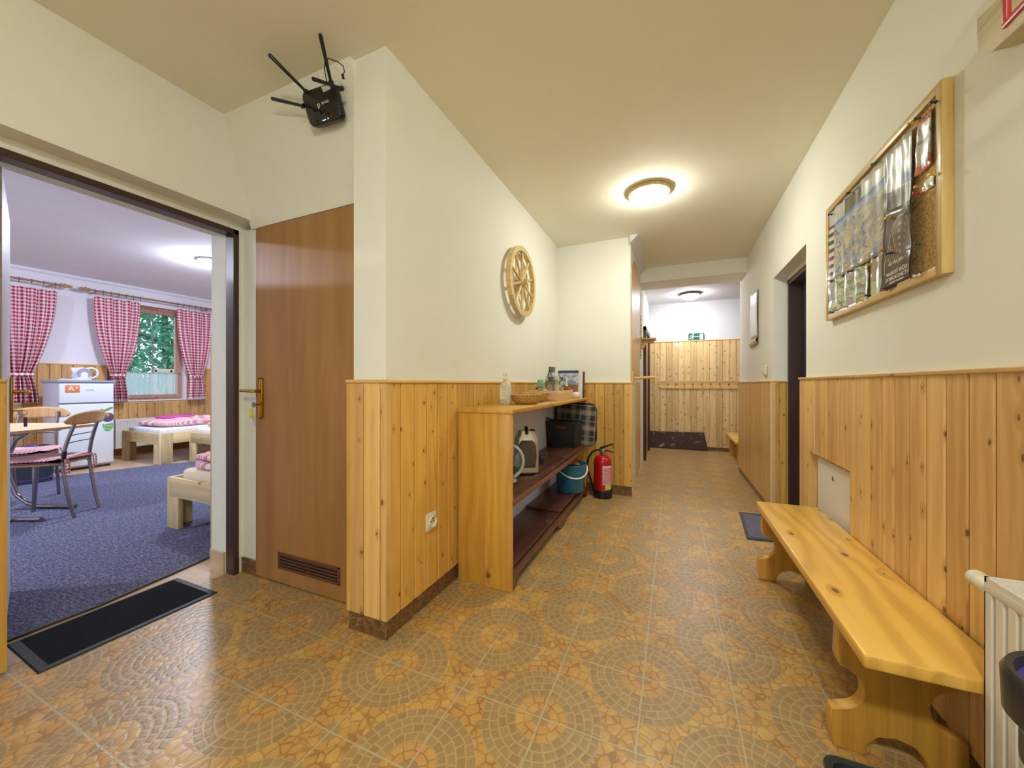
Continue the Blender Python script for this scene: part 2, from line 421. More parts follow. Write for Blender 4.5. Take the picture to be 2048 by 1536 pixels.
# small room behind the right-hand door
b = B(); b.box((2.3, 2.0, -.02), (2.4, 5.29, 2.6)); b.box((.985, 1.9, -.02), (2.4, 2.0, 2.6)); b.box((.985, 5.15, -.02), (2.3, 5.28, 2.6)); struct(b.obj('wall_washroom', VWALL))
slab('ceiling_washroom', (.985, 1.9, 2.5), (2.4, 5.29, 2.62), VWALL)

# ------------------------------------------------------------------ wainscot
def wains(name, p0, p1, z0, z1, mat, nrm, pitch=.095, th=.02, holes=(), cap=True, seed=0, gd=.0085, endcap=True):
    """tongue-and-groove boards: face line p0->p1 (xy), nrm = outward normal, th = depth back to the wall"""
    p0 = Vector((*p0, 0)); p1 = Vector((*p1, 0)); n = Vector((*nrm, 0)); L = (p1 - p0).length; d = (p1 - p0) / L
    b = B(seed=(0, 0)); gw = min(.0066, pitch * .14); sw = gw * .38; gc = gw * .5; gd = min(.012, th * .7, pitch * .2)
    S_ = [0.0]; k = 1
    while k * pitch < L - .004: S_.append(k * pitch); k += 1
    S_.append(L); so = seed * pitch * 20
    def quad(a, da, c, dc, za, zb):
        A = p0 + d * a - n * da; C = p0 + d * c - n * dc
        vs_ = [b.bm.verts.new((A.x, A.y, za)), b.bm.verts.new((C.x, C.y, za)), b.bm.verts.new((C.x, C.y, zb)), b.bm.verts.new((A.x, A.y, zb))]
        f = b.bm.faces.new(vs_)
        for l, q in zip(f.loops, ((a, za), (c, za), (c, zb), (a, zb))): l[b.uvl].uv = (q[0] + so + (1e-4 if q[0] == a else -1e-4), q[1] + seed)
    for i in range(len(S_) - 1):
        a, c = S_[i], S_[i + 1]; ranges = [(z0, z1)]
        m_ = (a + c) / 2
        for (ha, hb, hz) in holes:
            if ha < m_ < hb: ranges = [(hz, z1)]
        for (za, zb) in ranges:
            e0 = a + (gw if i else 0); e1 = c - (gw if i < len(S_) - 2 else 0)
            if i > 0: quad(a, gd, a + sw, gd, za, zb); quad(a + sw, gd, a + sw + 1e-5, gc, za, zb); quad(a + sw + 1e-5, gc, e0, 0, za, zb)
            quad(e0, 0, e1, 0, za, zb)
            if i < len(S_) - 2: quad(e1, 0, c - sw - 1e-5, gc, za, zb); quad(c - sw - 1e-5, gc, c - sw, gd, za, zb); quad(c - sw, gd, c, gd, za, zb)
    # ends, top and hole returns
    def ret(a, za, zb): quad(a, 0, a + 1e-5, th, za, zb)
    ret(0, z0, z1); ret(L, z0, z1)
    for (ha, hb, hz) in holes:
        ja = min(S_, key=lambda s_: abs(s_ - ha)); jb = min(S_, key=lambda s_: abs(s_ - hb)); ret(ja, z0, hz); ret(jb, z0, hz)
        A = p0 + d * ja; C = p0 + d * jb
        b.poly([(A.x, A.y, hz), (C.x, C.y, hz), (C.x - n.x * th, C.y - n.y * th, hz), (A.x - n.x * th, A.y - n.y * th, hz)])
    A = p0; C = p1
    b.poly([(A.x, A.y, z1), (C.x, C.y, z1), (C.x - n.x * th, C.y - n.y * th, z1), (A.x - n.x * th, A.y - n.y * th, z1)])
    o = struct(b.obj(name, mat, recalc=False))
    if cap:
        cb = B(grain='x' if abs(d.x) > .5 else 'y'); A = p0 + n * .008; C = p1 - n * th
        cb.box((min(A.x, C.x), min(A.y, C.y), z1), (max(A.x, C.x), max(A.y, C.y), z1 + .014), .003); cb.obj('cap_rail', CAP, o)
    return o
NY0, NY1 = 2.228, 2.757
# right wall: boards run from the door towards the camera; niche for the access panel
wains('trim_1', (.748, 2.976), (.748, -1.2), .085, 1.128, PINE_R, (-1, 0), th=.05, holes=((2.976 - NY1, 2.976 - NY0, .695),), seed=1)
wains('trim_2', (.748, 3.735), (.748, 5.5), .06, 1.115, PINE_RED, (-1, 0), pitch=.024, th=.05, seed=2, gd=.002)
wains('trim_3', (.757, 3.742), (.868, 3.742), .02, 1.115, PINE, (0, -1), th=.014, seed=3)
wains('trim_4', (-1.124, 1.256), (-1.124, 3.83), .085, 1.105, PINE, (1, 0), th=.026, seed=4)
wains('trim_5', (-1.352, 1.256), (-1.124, 1.256), .085, 1.105, PINE_R, (0, -1), th=.026, seed=5)
wains('trim_6', (-1.352, 1.385), (-1.352, 1.256), .085, 1.105, PINE, (-1, 0), th=.02, seed=6)
wains('trim_7', (-1.12, 3.828), (-.372, 3.828), .095, 1.105, PINE, (0, -1), th=.026, seed=7)
wains('trim_8', (-.41, 6.965), (2.5, 6.965), .06, 1.815, PINE_B, (0, -1), th=.034, seed=8)
wains('trim_9', (-7.77, 5.9), (-7.77, 3.76), .12, 1.37, PINE_BED, (1, 0), pitch=.11, th=.03, seed=9)
wains('trim_10', (-7.77, 3.76), (-7.77, 2.74), .12, .80, PINE_BED, (1, 0), pitch=.11, th=.03, seed=10)
wains('trim_11', (-7.77, 2.74), (-7.77, -1.5), .12, 1.37, PINE_BED, (1, 0), pitch=.11, th=.03, seed=11)
wains('trim_12', (-2.555, 5.9), (-2.555, 1.352), .08, 1.37, PINE_BED, (-1, 0), pitch=.11, th=.025, seed=12)
wains('trim_13', (-2.305, -2.4), (-2.305, .545), .02, 1.105, PINE, (1, 0), th=.025, seed=13)
b = B(); b.box((.742, 3.738, .02), (.757, 3.750, 1.113)); struct(b.obj('trim_14', WHITE))            # white corner strip
# skirting tiles
def base(name, lo, hi, mat=BTILE): b = B(grain='x'); b.box(lo, hi, .002, 1); return struct(b.obj(name, mat))
base('baseboard_right', (.760, -1.2, 0), (.80, 2.96, .085)); base('baseboard_right_far', (.752, 3.76, 0), (.80, 5.5, .065))
base('baseboard_left', (-1.15, 1.282, 0), (-1.130, 3.83, .088)); base('baseboard_pillar', (-1.346, 1.262, 0), (-1.130, 1.282, .088))
base('baseboard_left_far', (-1.13, 3.836, 0), (-.380, 3.85, .098)); base('baseboard_far', (-.40, 6.972, 0), (2.5, 7.0, .065))
base('baseboard_alcove', (-2.33, 1.393, 0), (-2.198, 1.405, .085))
base('baseboard_doorway', (-2.528, 1.333, 0), (-2.395, 1.345, .125), LFLOOR)
base('baseboard_bedroom', (-7.80, -1.5, 0), (-7.775, 5.9, .12), LAM)
# bedroom cornice
b = B(smooth=True); b.tube([(-7.79, -1.5, 2.62), (-7.79, 6.0, 2.62)], .035, 10); struct(b.obj('trim_15', BWALL))
# cornice piece at the hall niche
b = B(); b.prism([(-.395, 2.546), (-.395, 2.47), (-.36, 2.50), (-.315, 2.546)], 1, 3.80, 4.98); struct(b.obj('trim_16', VWALL))

# ------------------------------------------------------------------ doors
# bedroom door frame
b = B()
b.box((-2.392, 1.345, 0), (-2.318, 1.374, 1.99), .003); b.box((-2.392, .50, 1.96), (-2.318, 1.374, 1.99), .003); b.box((-2.392, .50, 0), (-2.318, .530, 1.99), .003)
struct(b.obj('door_frame_bedroom', BROWNF))
# bedroom door leaf, swung into the room
lf = thing('door_leaf', 'white bedroom door leaf standing open at the left edge, seen almost edge-on', 'door', (-2.42, .56, 0), 0)
lf['kind'] = 'structure'; lf.name = 'door_1'
ang = math.atan2(.766 - .56, -3.2 + 2.42); lf.rotation_euler = (0, 0, ang)
b = B(); b.box((0, -.0, .012), (.81, .04, 1.955), .003); b.obj('leaf', flat((222, 222, 232), .35, name='door_white'), lf)
# rotated leaf: local -y side faces the opening (towards the camera's right)
hb = B(smooth=True); hb.box((.735, -.012, .90), (.775, 0, 1.135), .004); o_ = hb.obj('handle_plate', BRASS, lf)
hb = B(smooth=True); hb.tube([(.755, 0, 1.06), (.755, -.05, 1.06), (.745, -.058, 1.06), (.65, -.058, 1.055)], .009); hb.obj('handle', BRASS, lf)
ky = thing('door_key', 'key ring with a purple tag hanging in the open bedroom door lock', 'key', (0, 0, 0))
kb = lf.matrix_basis @ Vector((.755, -.012, .96)); ky.location = kb; ky.rotation_euler = (0, 0, ang)
b = B(smooth=True); b.tube([(0, 0, 0), (0, -.03, 0)], .004); b.tube([(0, -.03 + .014 * math.cos(a), -.012 + .014 * math.sin(a)) for a in [i * .5236 for i in range(12)]], .0018, 6, closed=True); b.obj('key_shank', STEEL, ky)
b = B(smooth=True); b.box((-.006, -.044, -.085), (.006, -.032, -.035), .002); b.obj('key_tag', flat((88, 66, 160), .4, name='purple_plastic'), ky)
# brown alcove door
dr = thing('door_2', 'brown wood laminate door with a vent grille, closed, in the alcove', 'door', (-2.195, 1.39, 0)); dr['kind'] = 'structure'
b = B(); b.box((0, 0, .008), (.80, .042, 1.988), .002); b.obj('leaf', LAM, dr)
b = B(smooth=True); b.box((.035, -.010, .905), (.072, .001, 1.135), .012, 3); b.obj('handle_plate', BRASS, dr)
b = B(smooth=True); b.tube([(.053, -.005, 1.06), (.053, -.045, 1.06), (.045, -.052, 1.06), (-.052, -.052, 1.062)], [.010, .009, .009, .007], 10); b.obj('handle', BRASS, dr)
vx0, vx1, vz0, vz1 = .195, .655, .088, .178
b = B(); b.box((vx0, -.006, vz0), (vx1, .0, vz0 + .012), .002); b.box((vx0, -.006, vz1 - .012), (vx1, 0, vz1), .002); b.box((vx0, -.006, vz0), (vx0 + .012, 0, vz1), .002); b.box((vx1 - .012, -.006, vz0), (vx1, 0, vz1), .002)
for i in range(1, 5): b.box((vx0 + .01, -.004, vz0 + .003 + i * .0168), (vx1 - .01, .0, vz0 + .0095 + i * .0168))
b.box(((vx0 + vx1) / 2 - .002, -.004, vz0), ((vx0 + vx1) / 2 + .002, 0, vz1))
vo = b.obj('vent_grille', flat((112, 70, 50), .4, name='brown_plastic'), dr)
b = B(); b.box((vx0 + .008, -.0012, vz0 + .008), (vx1 - .008, .0, vz1 - .008)); b.obj('vent_opening', flat((26, 18, 14), .9, name='vent_dark'), vo)
kk = thing('key', 'key with a yellow tag hanging in the brown door lock', 'key', (-2.195 + .053, 1.378, .985))
b = B(smooth=True); b.tube([(0, 0, 0), (0, -.03, 0)], .004); b.lathe([(.001, 0), (.016, .001), (.016, .004), (.001, .005)], (0, -.035, 0), 1, 16); b.obj('key_head', STEEL, kk)
b = B(smooth=True); b.box((-.030, -.038, -.075), (-.004, -.033, -.02), .002); b.obj('key_tag', flat((226, 206, 40), .4, name='yellow_tag'), kk)
# right-hand door frame
b = B(); b.box((.862, 3.722, 0), (.985, 3.757, 1.955), .002); b.box((.862, 2.90, 1.915), (.985, 3.757, 1.955), .002); b.box((.862, 2.90, 0), (.985, 2.93, 1.955), .002)
struct(b.obj('door_frame_right', BROWNF))
b = B(); b.box((.955, 3.700, .01), (.985, 3.722, 1.915)); struct(b.obj('door_frame_stop', flat((44, 42, 62), .3, name='dark_seal')))
b = B(); b.box((.862, 2.9, 1.955), (.98, 3.757, 1.99)); struct(b.obj('wall_right_lintel', WALL))
# vestibule left door frame
b = B(); b.box((-.41, 5.70, 0), (-.368, 5.78, 1.93), .003); b.box((-.41, 5.70, 1.87), (-.368, 6.66, 1.93), .003); b.box((-.41, 6.58, 0), (-.368, 6.66, 1.93), .003); struct(b.obj('door_frame_vestibule', BROWNF))
b = B(); b.box((-.406, 5.78, .01), (-.396, 6.58, 1.87)); struct(b.obj('door_3', LAM))
# threshold strip and carpet
b = B(); cp = [(-2.612, .0), (-2.608, .9), (-2.70, 1.45), (-2.70, 3.2), (-6.2, 3.2), (-6.276, 2.951), (-6.386, 2.833), (-6.687, 1.926), (-6.80, 1.613), (-7.1, 0.2), (-7.1, -1.2), (-2.612, -1.2)]
b.prism(cp, 2, 0, .008); tag(b.obj('carpet', CARPET), 'blue-grey carpet covering the bedroom floor', 'carpet')
b = B(); 
for p, q in zip(cp[:3], cp[1:4]):
    d = Vector((q[0] - p[0], q[1] - p[1], 0)).normalized(); n = Vector((d.y, -d.x, 0)) * .006
    b.prism([(p[0] - n.x, p[1] - n.y), (p[0] + n.x, p[1] + n.y), (q[0] + n.x, q[1] + n.y), (q[0] - n.x, q[1] - n.y)], 2, .0, .0105)
b.obj('edge_binding', flat((66, 56, 48), .6, name='binding'), bpy.data.objects['carpet'])
exec_after = []
# ------------------------------------------------------------------ ceiling lamps
def ceiling_lamp(x, y, z, r, col, st, rimmat, label):
    t = thing('ceiling_lamp', label, 'lamp', (x, y, z), 0)
    b = B(smooth=True); b.lathe([(r * .6, 0), (r * .98, -.004), (r, -.018), (r * .97, -.030), (r * .86, -.034), (r * .84, -.028)], seg=48, cap=False); b.obj('rim', rimmat, t)
    b = B(smooth=True); R = r * .85; b.lathe([(R, -.026), (R * .97, -.045), (R * .86, -.064), (R * .7, -.077), (R * .5, -.086), (R * .25, -.092), (.002, -.094)], seg=40, cap=False)
    b.obj('diffuser', emit(col, st), t); return t
L1 = ceiling_lamp(-.172, 2.985, 2.547, .150, C_HALL, LAMP_HALL, FRAMEW, 'round pine-rimmed ceiling lamp glowing in the hall above the corridor')
p = G(1380, 587, 2.48)
L2 = ceiling_lamp(p.x, p.y, 2.48, .15, (.95, .95, 1.0), LAMP_VEST, DARKW, 'round glowing ceiling lamp in the far vestibule beyond the beam')
p = G(424, 522, 2.63)
L3 = ceiling_lamp(p.x, p.y, 2.63, .15, C_COOL, LAMP_BED, WHITE, 'round ceiling lamp at the edge of the bedroom doorway')
L4 = ceiling_lamp(.15, -.65, 2.547, .15, C_HALL, LAMP_BACK, FRAMEW, 'round pine-rimmed ceiling lamp in the near part of the hall, behind the viewpoint')
L5 = ceiling_lamp(1.7, 3.6, 2.5, .13, C_COOL, FILL_BATH, WHITE, 'added unseen fill lamp on the washroom ceiling behind the right-hand door')  # added out of view to brighten the washroom
L6 = ceiling_lamp(-5.2, -.6, 2.63, .15, C_COOL, LAMP_BED, WHITE, 'added fill lamp on the ceiling at the hidden near end of the bedroom')  # second bedroom lamp, added out of view to lift the brightness there
# ------------------------------------------------------------------ access panel in the niche
b = B(); b.box((.772, 2.245, .10), (.795, 2.725, .675), .003); ap = tag(b.obj('access_panel', WHITE), 'white metal access panel set in a cut-out of the right-hand pine wainscot behind the bench', 'panel')
b = B(smooth=True); b.lathe([(.001, -.004), (.011, -.004), (.012, 0)], (.772, 2.49, .60), 0, 16); b.obj('lock', STEEL, ap)

# ------------------------------------------------------------------ bench
bn = thing('bench', 'long varnished pine bench with scalloped board legs against the right-hand wainscot', 'bench', (.445, 1.235, 0))
b = B(grain='y', smooth=True, seed=(.07, .3)); b.box((0, 0, .374), (.298, 1.375, .410), .006, 3); b.obj('seat', PINE_BN, bn)
def leg_outline():
    W_ = .298; L_ = [(.012, .374), (.008, .27), (.016, .248)]
    cx, cz, r = .002, .185, .064
    a = [(cx + .012 + .058 * math.cos(t), cz + .062 * math.sin(t)) for t in [math.radians(q) for q in range(72, -81, -12)]]
    left = L_ + a + [(-.006, .112), (-.008, .05), (.0, .0)]
    ar = [(.075, 0), (.082, .035), (.105, .062), (.145, .072), (.185, .062), (.208, .035), (.215, 0)]
    right = [(W_ - x - .008, z) for x, z in left[::-1]]
    return left + ar + right
for y in (.200, 1.262):
    b = B(grain='z', smooth=True); b.prism(leg_outline(), 1, y, y + .040, .003); b.obj('leg', PINE_F, bn)
b = B(grain='y', smooth=True); b.box((.128, .24, .29), (.160, 1.262, .373), .003); b.obj('stretcher', PINE_F, bn)

# ------------------------------------------------------------------ radiator in the hall
def radiator(name, label, L, H, D, ori):
    """local: length along +x from 0..L, depth along y 0..D (front at y=0), height H"""
    t = thing(name, label, 'radiator')
    b = B(smooth=True); n = int(L / .0335); pts = []
    for i in range(n):
        x = i * L / n; w = L / n
        pts += [(x, 0), (x + w * .55, 0), (x + w * .68, .010), (x + w * .87, .010)]
    pts.append((L, 0)); pts += [(L, .014), (0, .014)]
    b.prism(pts, 2, .035, H - .035)
    for z in (.012, H - .035): b.box((0, -.001, z), (L, .014, z + .024), .004)
    b.obj('front_panel', WHITE, t)
    b = B(smooth=True); b.box((0, D - .012, .012), (L, D, H - .01), .003); b.obj('rear_panel', WHITE, t)
    b = B(); b.box((0, 0, H - .014), (.006, D, H), 0); b.box((0, 0, H - .014), (L, .006, H)); b.box((0, D - .006, H - .014), (L, D, H)); b.box((L - .006, 0, H - .014), (L, D, H))
    k = int(L / .011)
    for i in range(k): b.box((i * L / k, .004, H - .010), (i * L / k + .005, D - .004, H - .003))
    b.obj('top_grille', WHITE, t)
    b = B(); b.box((0, 0, .012), (.003, D, H - .012)); b.obj('side_cover', WHITE, t)
    b = B(); b.box((L - .003, 0, .012), (L, D, H - .012)); b.obj('side_cover', WHITE, t)
    return t
rd = radiator('radiator', 'white panel radiator at the right edge beside the near end of the bench', .95, .556, .085, 0)
rd.rotation_euler = (0, 0, -math.pi / 2); rd.location = (.660, 1.232, .10)      # local x -> -y, local y -> +x
b = B(smooth=True); b.tube([(-.012, .036, .505), (-.09, .036, .515)], [.019, .019], 20); b.tube([(-.088, .036, .515), (-.10, .036, .515), (-.104, .036, .515)], [.019, .017, .010], 20); b.tube([(.0, .036, .505), (-.02, .036, .506)], .013, 16)
for i in range(5): b.tube([(-.072 - i * .005, .036, .514), (-.0745 - i * .005, .036, .514)], .0198, 20)
b.obj('thermostat_valve', IVORY, rd)
b = B(smooth=True); b.tube([(.04, .055, .04), (.04, .055, -.10)], .009, 12); b.obj('pipe', WHITE, rd)

# ------------------------------------------------------------------ bins at the right edge
bi = thing('lidded_bin', 'dark grey round-cornered bin with a purple lid panel at the right edge before the radiator', 'bin', (.527, .685, 0))
def rrect(w, d, r, n=8):
    o = []
    for (cx, cy, a0) in ((w / 2 - r, d / 2 - r, 0), (-w / 2 + r, d / 2 - r, 90), (-w / 2 + r, -d / 2 + r, 180), (w / 2 - r, -d / 2 + r, 270)):
        for k in range(n + 1):
            a = math.radians(a0 + 90 * k / n); o.append((cx + r * math.cos(a), cy + r * math.sin(a)))
    return o
def loftrr(b, rows, r0):
    """rows: (w, d, r, z) rounded-rectangle rings"""
    rings = []
    for (w, d, r, z) in rows: rings.append([b.bm.verts.new((x, y, z)) for x, y in rrect(w, d, r)])
    fs = []
    for A, C in zip(rings, rings[1:]):
        n = len(A)
        for i in range(n): fs.append(b.bm.faces.new([A[i], A[(i + 1) % n], C[(i + 1) % n], C[i]]))
    b._tag(fs); return rings
DG = flat((44, 46, 50), .35, name='dark_grey_plastic')
b = B(smooth=True); rr_ = loftrr(b, [(.15, .15, .055, .0), (.16, .16, .06, .02), (.19, .19, .07, .59), (.205, .205, .075, .595), (.205, .205, .075, .635), (.19, .19, .07, .64)], .06); b.bm.faces.new(rr_[0][::-1]); b.obj('bin_body', DG, bi)
b = B(smooth=True); loftrr(b, [(.19, .19, .07, .64), (.232, .232, .085, .655), (.236, .236, .088, .705), (.224, .224, .08, .715), (.212, .212, .076, .713), (.206, .206, .074, .700)], .06); b.obj('lid_rim', DG, bi)
b = B(smooth=True); rr_ = loftrr(b, [(.206, .206, .074, .701), (.10, .10, .04, .708)], .06); b.bm.faces.new(rr_[1]); b.obj('lid_panel', flat((74, 62, 150), .45, name='purple_lid'), bi)
bx = thing('storage_box', 'open dark grey plastic box on the floor beside the near bench leg', 'box', (.475, 1.115, 0))
b = B(smooth=True); rr_ = loftrr(b, [(.17, .20, .025, .0), (.21, .24, .03, .105), (.235, .262, .034, .106), (.24, .268, .036, .114), (.235, .262, .034, .121), (.205, .232, .03, .119), (.165, .19, .025, .012)], .03); b.bm.faces.new(rr_[0][::-1]); b.bm.faces.new(rr_[-1]); b.obj('box_body', flat((52, 56, 58), .3, name='slate_plastic'), bx)
b = B(smooth=True); b.tube([(-.10, -.134, .112), (-.04, -.150, .112), (.04, -.150, .112), (.10, -.134, .112)], .006, 8); b.obj('handle', flat((52, 56, 58), .3, name='slate_plastic'), bx)

# ------------------------------------------------------------------ door mats
def mat_(name, label, pts, rim, mrim, mfield):
    c = sum((Vector(p) for p in pts), Vector((0, 0))) / 4; t = thing(name, label, 'doormat', (c.x, c.y, .0))
    P = [Vector(p) - c for p in pts]; inner = [p - p.normalized() * rim * 1.3 for p in P]
    b = B(smooth=True)
    lo = [b.bm.verts.new((p.x, p.y, .0005)) for p in P]; up = [b.bm.verts.new((p.x * .985, p.y * .985, .006)) for p in P]; inn = [b.bm.verts.new((p.x, p.y, .009)) for p in inner]; ind = [b.bm.verts.new((p.x, p.y, .004)) for p in inner]
    b.bm.faces.new(lo[::-1])
    for A, C in ((lo, up), (up, inn), (inn, ind)):
        for i in range(4): b.bm.faces.new([A[i], A[(i + 1) % 4], C[(i + 1) % 4], C[i]])
    b.obj('rubber_rim', mrim, t, smooth=False)
    b = B(); b.prism([(p.x, p.y) for p in inner], 2, .003, .0085); b.obj('pile_field', mfield, t); return t
RUB = flat((38, 42, 50), .55, name='rubber')
mat_('doormat', 'long black rubber-rimmed doormat lying across the bedroom threshold', [(-2.575, .606), (-2.212, .594), (-2.206, 1.203), (-2.578, 1.203)], .028, RUB, fabric('black_pile', (13, 15, 18), (24, 26, 30), 120))
mat_('doormat', 'grey doormat with a dark rim on the floor before the right-hand door, past the bench', [(.511, 3.725), (.474, 3.095), (.86, 3.135), (.86, 3.735)], .035, RUB, fabric('grey_pile', (120, 116, 130), (92, 92, 104), 90))

# ------------------------------------------------------------------ wall socket, switch
so = thing('wall_socket', 'ivory wall power socket on the left-hand pine wainscot near the floor', 'socket', (-1.124, 1.567, .413), 0)
b = B(smooth=True); b.box((.0, -.043, -.045), (.012, .043, .045), .008, 3); b.obj('face_plate', IVORY, so)
b = B(smooth=True); b.lathe([(.030, .012), (.031, .022), (.026, .023), (.024, .014), (.001, .013)], (0, 0, 0), 0, 28); b.obj('socket_well', IVORY, so)
b = B(smooth=True); b.tube([(.013, -.009, 0), (.0155, -.009, 0)], .003, 8); b.tube([(.013, .009, 0), (.0155, .009, 0)], .003, 8); b.tube([(.013, 0, .014), (.024, 0, .014)], .0025, 8); b.obj('contact', flat((40, 36, 30), .5, name='contact_dark'), so)
p = PX(1533, 741, .765)
sw = thing('light_switch', 'small rounded ivory switch on the right wall just before the door recess', 'switch', (.765, p.y, p.z))
b = B(smooth=True); b.box((-.022, -.045, -.05), (0, .045, .05), .018, 4); b.obj('housing', IVORY, sw)
b = B(smooth=True); b.box((-.029, -.016, -.028), (-.02, .016, .028), .005, 2); b.obj('rocker', IVORY, sw)

# ------------------------------------------------------------------ wagon wheel
wh = thing('wagon_wheel', 'decorative wooden wagon wheel hanging on the left corridor wall', 'wheel', (-1.135, 2.715, 1.893))
R = .268
b = B(smooth=True); b.lathe([(R - .036, .030), (R, .030), (R, .066), (R - .036, .066), (R - .036, .030)], (0, 0, 0), 0, 72, cap=False); b.obj('rim', WHEELW, wh)
b = B(smooth=True); b.lathe([(.001, .0), (.026, .0), (.026, .02), (.038, .03), (.044, .048), (.038, .066), (.027, .075), (.025, .098), (.001, .10)], (0, 0, 0), 0, 32, cap=False); b.obj('hub', WHEELW, wh)
b = B(smooth=True); b.lathe([(.001, .101), (.008, .101), (.0085, .099)], (0, 0, 0), 0, 14, cap=False); b.obj('hub_bolt', STEEL, wh)
for k in range(10):
    a = math.radians(18 + 36 * k); d = Vector((0, math.cos(a), math.sin(a))); o = Vector((.048, 0, 0))
    b = B(smooth=True); b.tube([o + d * r for r in (.036, .07, .12, .17, .215, .234)], [.010, .0125, .0095, .0115, .012, .0085], 10); b.obj('spoke', WHEELW, wh)

# ------------------------------------------------------------------ corkboard
def corkm():
    m = M('cork'); x, y, z = m.pos(); n = m.noise(m.vec(x, y, z), 130, 3, .8); d, c = m.vor(m.vec(x, y, z), 170)
    m.col(m.mix((n * .6 + c * .5).ss(.35, .75), (222, 188, 132), (184, 146, 92))).set(rough=.9).bump(n, .4, .002); return m.m
CORK = corkm()
cy0, cy1, cz0, cz1 = 1.545, 2.482, 1.432, 2.018
cb_ = thing('notice_board', 'framed cork notice board on the right wall covered in pinned leaflets', 'notice board', (.765, cy0, cz0)); WB, HB = cy1 - cy0, cz1 - cz0
b = B(); b.box((-.016, .01, .01), (0, WB - .01, HB - .01)); b.obj('cork_panel', CORK, cb_)
fw = .030
for (lo, hi, g) in (((-.028, 0, 0), (0, fw, HB), 'z'), ((-.028, WB - fw, 0), (0, WB, HB), 'z'), ((-.0275, fw, 0), (0, WB - fw, fw), 'y'), ((-.0275, fw, HB - fw), (0, WB - fw, HB), 'y')):
    b = B(grain=g, smooth=True); b.box(lo, hi, .003); b.obj('frame_rail', FRAMEW, cb_)
BX = .747
def bp(u, v): q = PX(u, v, BX); return (q.y, q.z)
def paper(name, label, quad, mat, folds=0, amp=.006, off=0.0, curl=0.0, cat='leaflet', group=None):
    """quad: TL, TR, BR, BL as (y, z); left of the picture is the far side (large y)"""
    cyy = sum(q[0] for q in quad) / 4; czz = sum(q[1] for q in quad) / 4
    TL, TR, BR, BL = [Vector((q[0] - cyy, q[1] - czz)) for q in quad]
    nu = max(folds * 4, 16)
    def fn(a, b_):
        q = TL.lerp(TR, a).lerp(BL.lerp(BR, a), b_)
        f = 0
        if folds: t_ = a * folds; f = abs((t_ % 1.0) - .5) * 2 * amp
        f += amp * .5 * noise.noise(Vector((a * 4 + cyy * 9, b_ * 4, czz * 7)))
        f += curl * (max(0, a - .72) / .28) ** 2 * (.4 + .6 * b_) + curl * .6 * (max(0, .18 - a) / .18) ** 2 * b_
        return Vector((-max(.0, f) - off, q.x, q.y))
    b = B(smooth=True); b.grid(fn, nu, 14)
    o = b.obj(name, mat, solid=.0006); o.location = (BX, cyy, czz); o['label'] = label; o['category'] = cat
    if group: o['group'] = group
    return o
def pm(name, body, rough=.28):
    m = M(name); u, v = m.uv(); m.col(body(m, u, v)).set(rough=rough, spec=.6); return m.m
def lines(m, u, v, n, seed=1.0, dens=.7, w=.45):
    row = (v * n).floor(); ln = m.white(m.vec(row, seed)); wd = m.noise(m.vec(u * 60.0, row * 3.1 + seed), 1, 1)
    return ((v * n).fract().lt(w)) * (u.lt(ln * .25 + dens)) * wd.gt(.42)
def map_body(m, u, v):
    n = m.noise(m.vec(u * 5.0, v * 5.0), 1, 5, .65, 1.5); w = m.noise(m.vec(u * 9.0, v * 7.0, 3.0), 1, 4, .6, 2.0)
    base = m.mix(n.ss(.35, .62), (150, 160, 178), (206, 202, 172)); base = m.mix(w.ss(.5, .62), base, (112, 128, 160))
    vein = (m.noise(m.vec(u * 7.0, v * 7.0, 8.0), 1, 2, .5, 1.0) - .5).abs().lt(.012); base = m.mix(vein * .7, base, (196, 150, 84))
    sky = v.lt(.30) * v.gt(.21); base = m.mix(sky, base, m.mix(v.ss(.21, .30), (100, 132, 184), (170, 190, 208)))
    head = v.lt(.21); txt = lines(m, u * 6.0 - (u * 6.0).floor(), v, 64, 2.0, .6)
    hb = m.mix(txt, (222, 222, 212), (120, 124, 130)); pic = u.gt(.33) * u.lt(.62) * v.gt(.02)
    hb = m.mix(pic, hb, m.mix(n.ss(.4, .6), (112, 104, 62), (72, 84, 92)))
    base = m.mix(head, base, hb)
    side = u.lt(.085) * v.gt(.2); sc2 = m.mix((v * 9.0 + .3).fract().lt(.5), (220, 218, 210), m.mix(m.white(m.vec((v * 9.0).floor(), 4.)), (168, 54, 56), (56, 96, 70)))
    return m.mix(side, base, sc2)
MAPM = pm('panorama_map_print', map_body)
def gm(m, u, v):
    n = m.noise(m.vec(u * 7.0, v * 6.0, 2.0), 1, 5, .65, 1.0); c = m.mix(n.ss(.38, .6), (112, 142, 84), (208, 210, 176)); w = m.noise(m.vec(u * 5.0, v * 5.0, 9.0), 1, 3)
    c = m.mix(w.ss(.55, .65), c, (172, 160, 190)); return m.mix(m.noise(m.vec(u * 14.0, v * 12.0), 1, 1).gt(.68), c, (200, 90, 80))
GREENM = pm('green_map_print', gm)
def tx(m, u, v):
    c = m.mix(lines(m, (u * 3.0).fract(), v, 80, 1.0, .55), (212, 214, 204), (112, 118, 124)); ph = v.gt(.62); n = m.noise(m.vec(u * 6.0, v * 5.0), 1, 4)
    c = m.mix(ph, c, m.mix(n.ss(.35, .65), (92, 88, 82), (150, 148, 142))); b_ = v.gt(.36) * v.lt(.60) * u.gt(.55)
    c = m.mix(b_ * .8, c, m.mix(v.ss(.36, .6), (190, 200, 200), (98, 116, 158))); d = ((u - .68) * (u - .68) * 3.0 + (v - .52) * (v - .52) * 6.0).sqrt().lt(.16)
    return m.mix(d, c, (104, 150, 196))
TEXTM = pm('leaflet_print', tx)
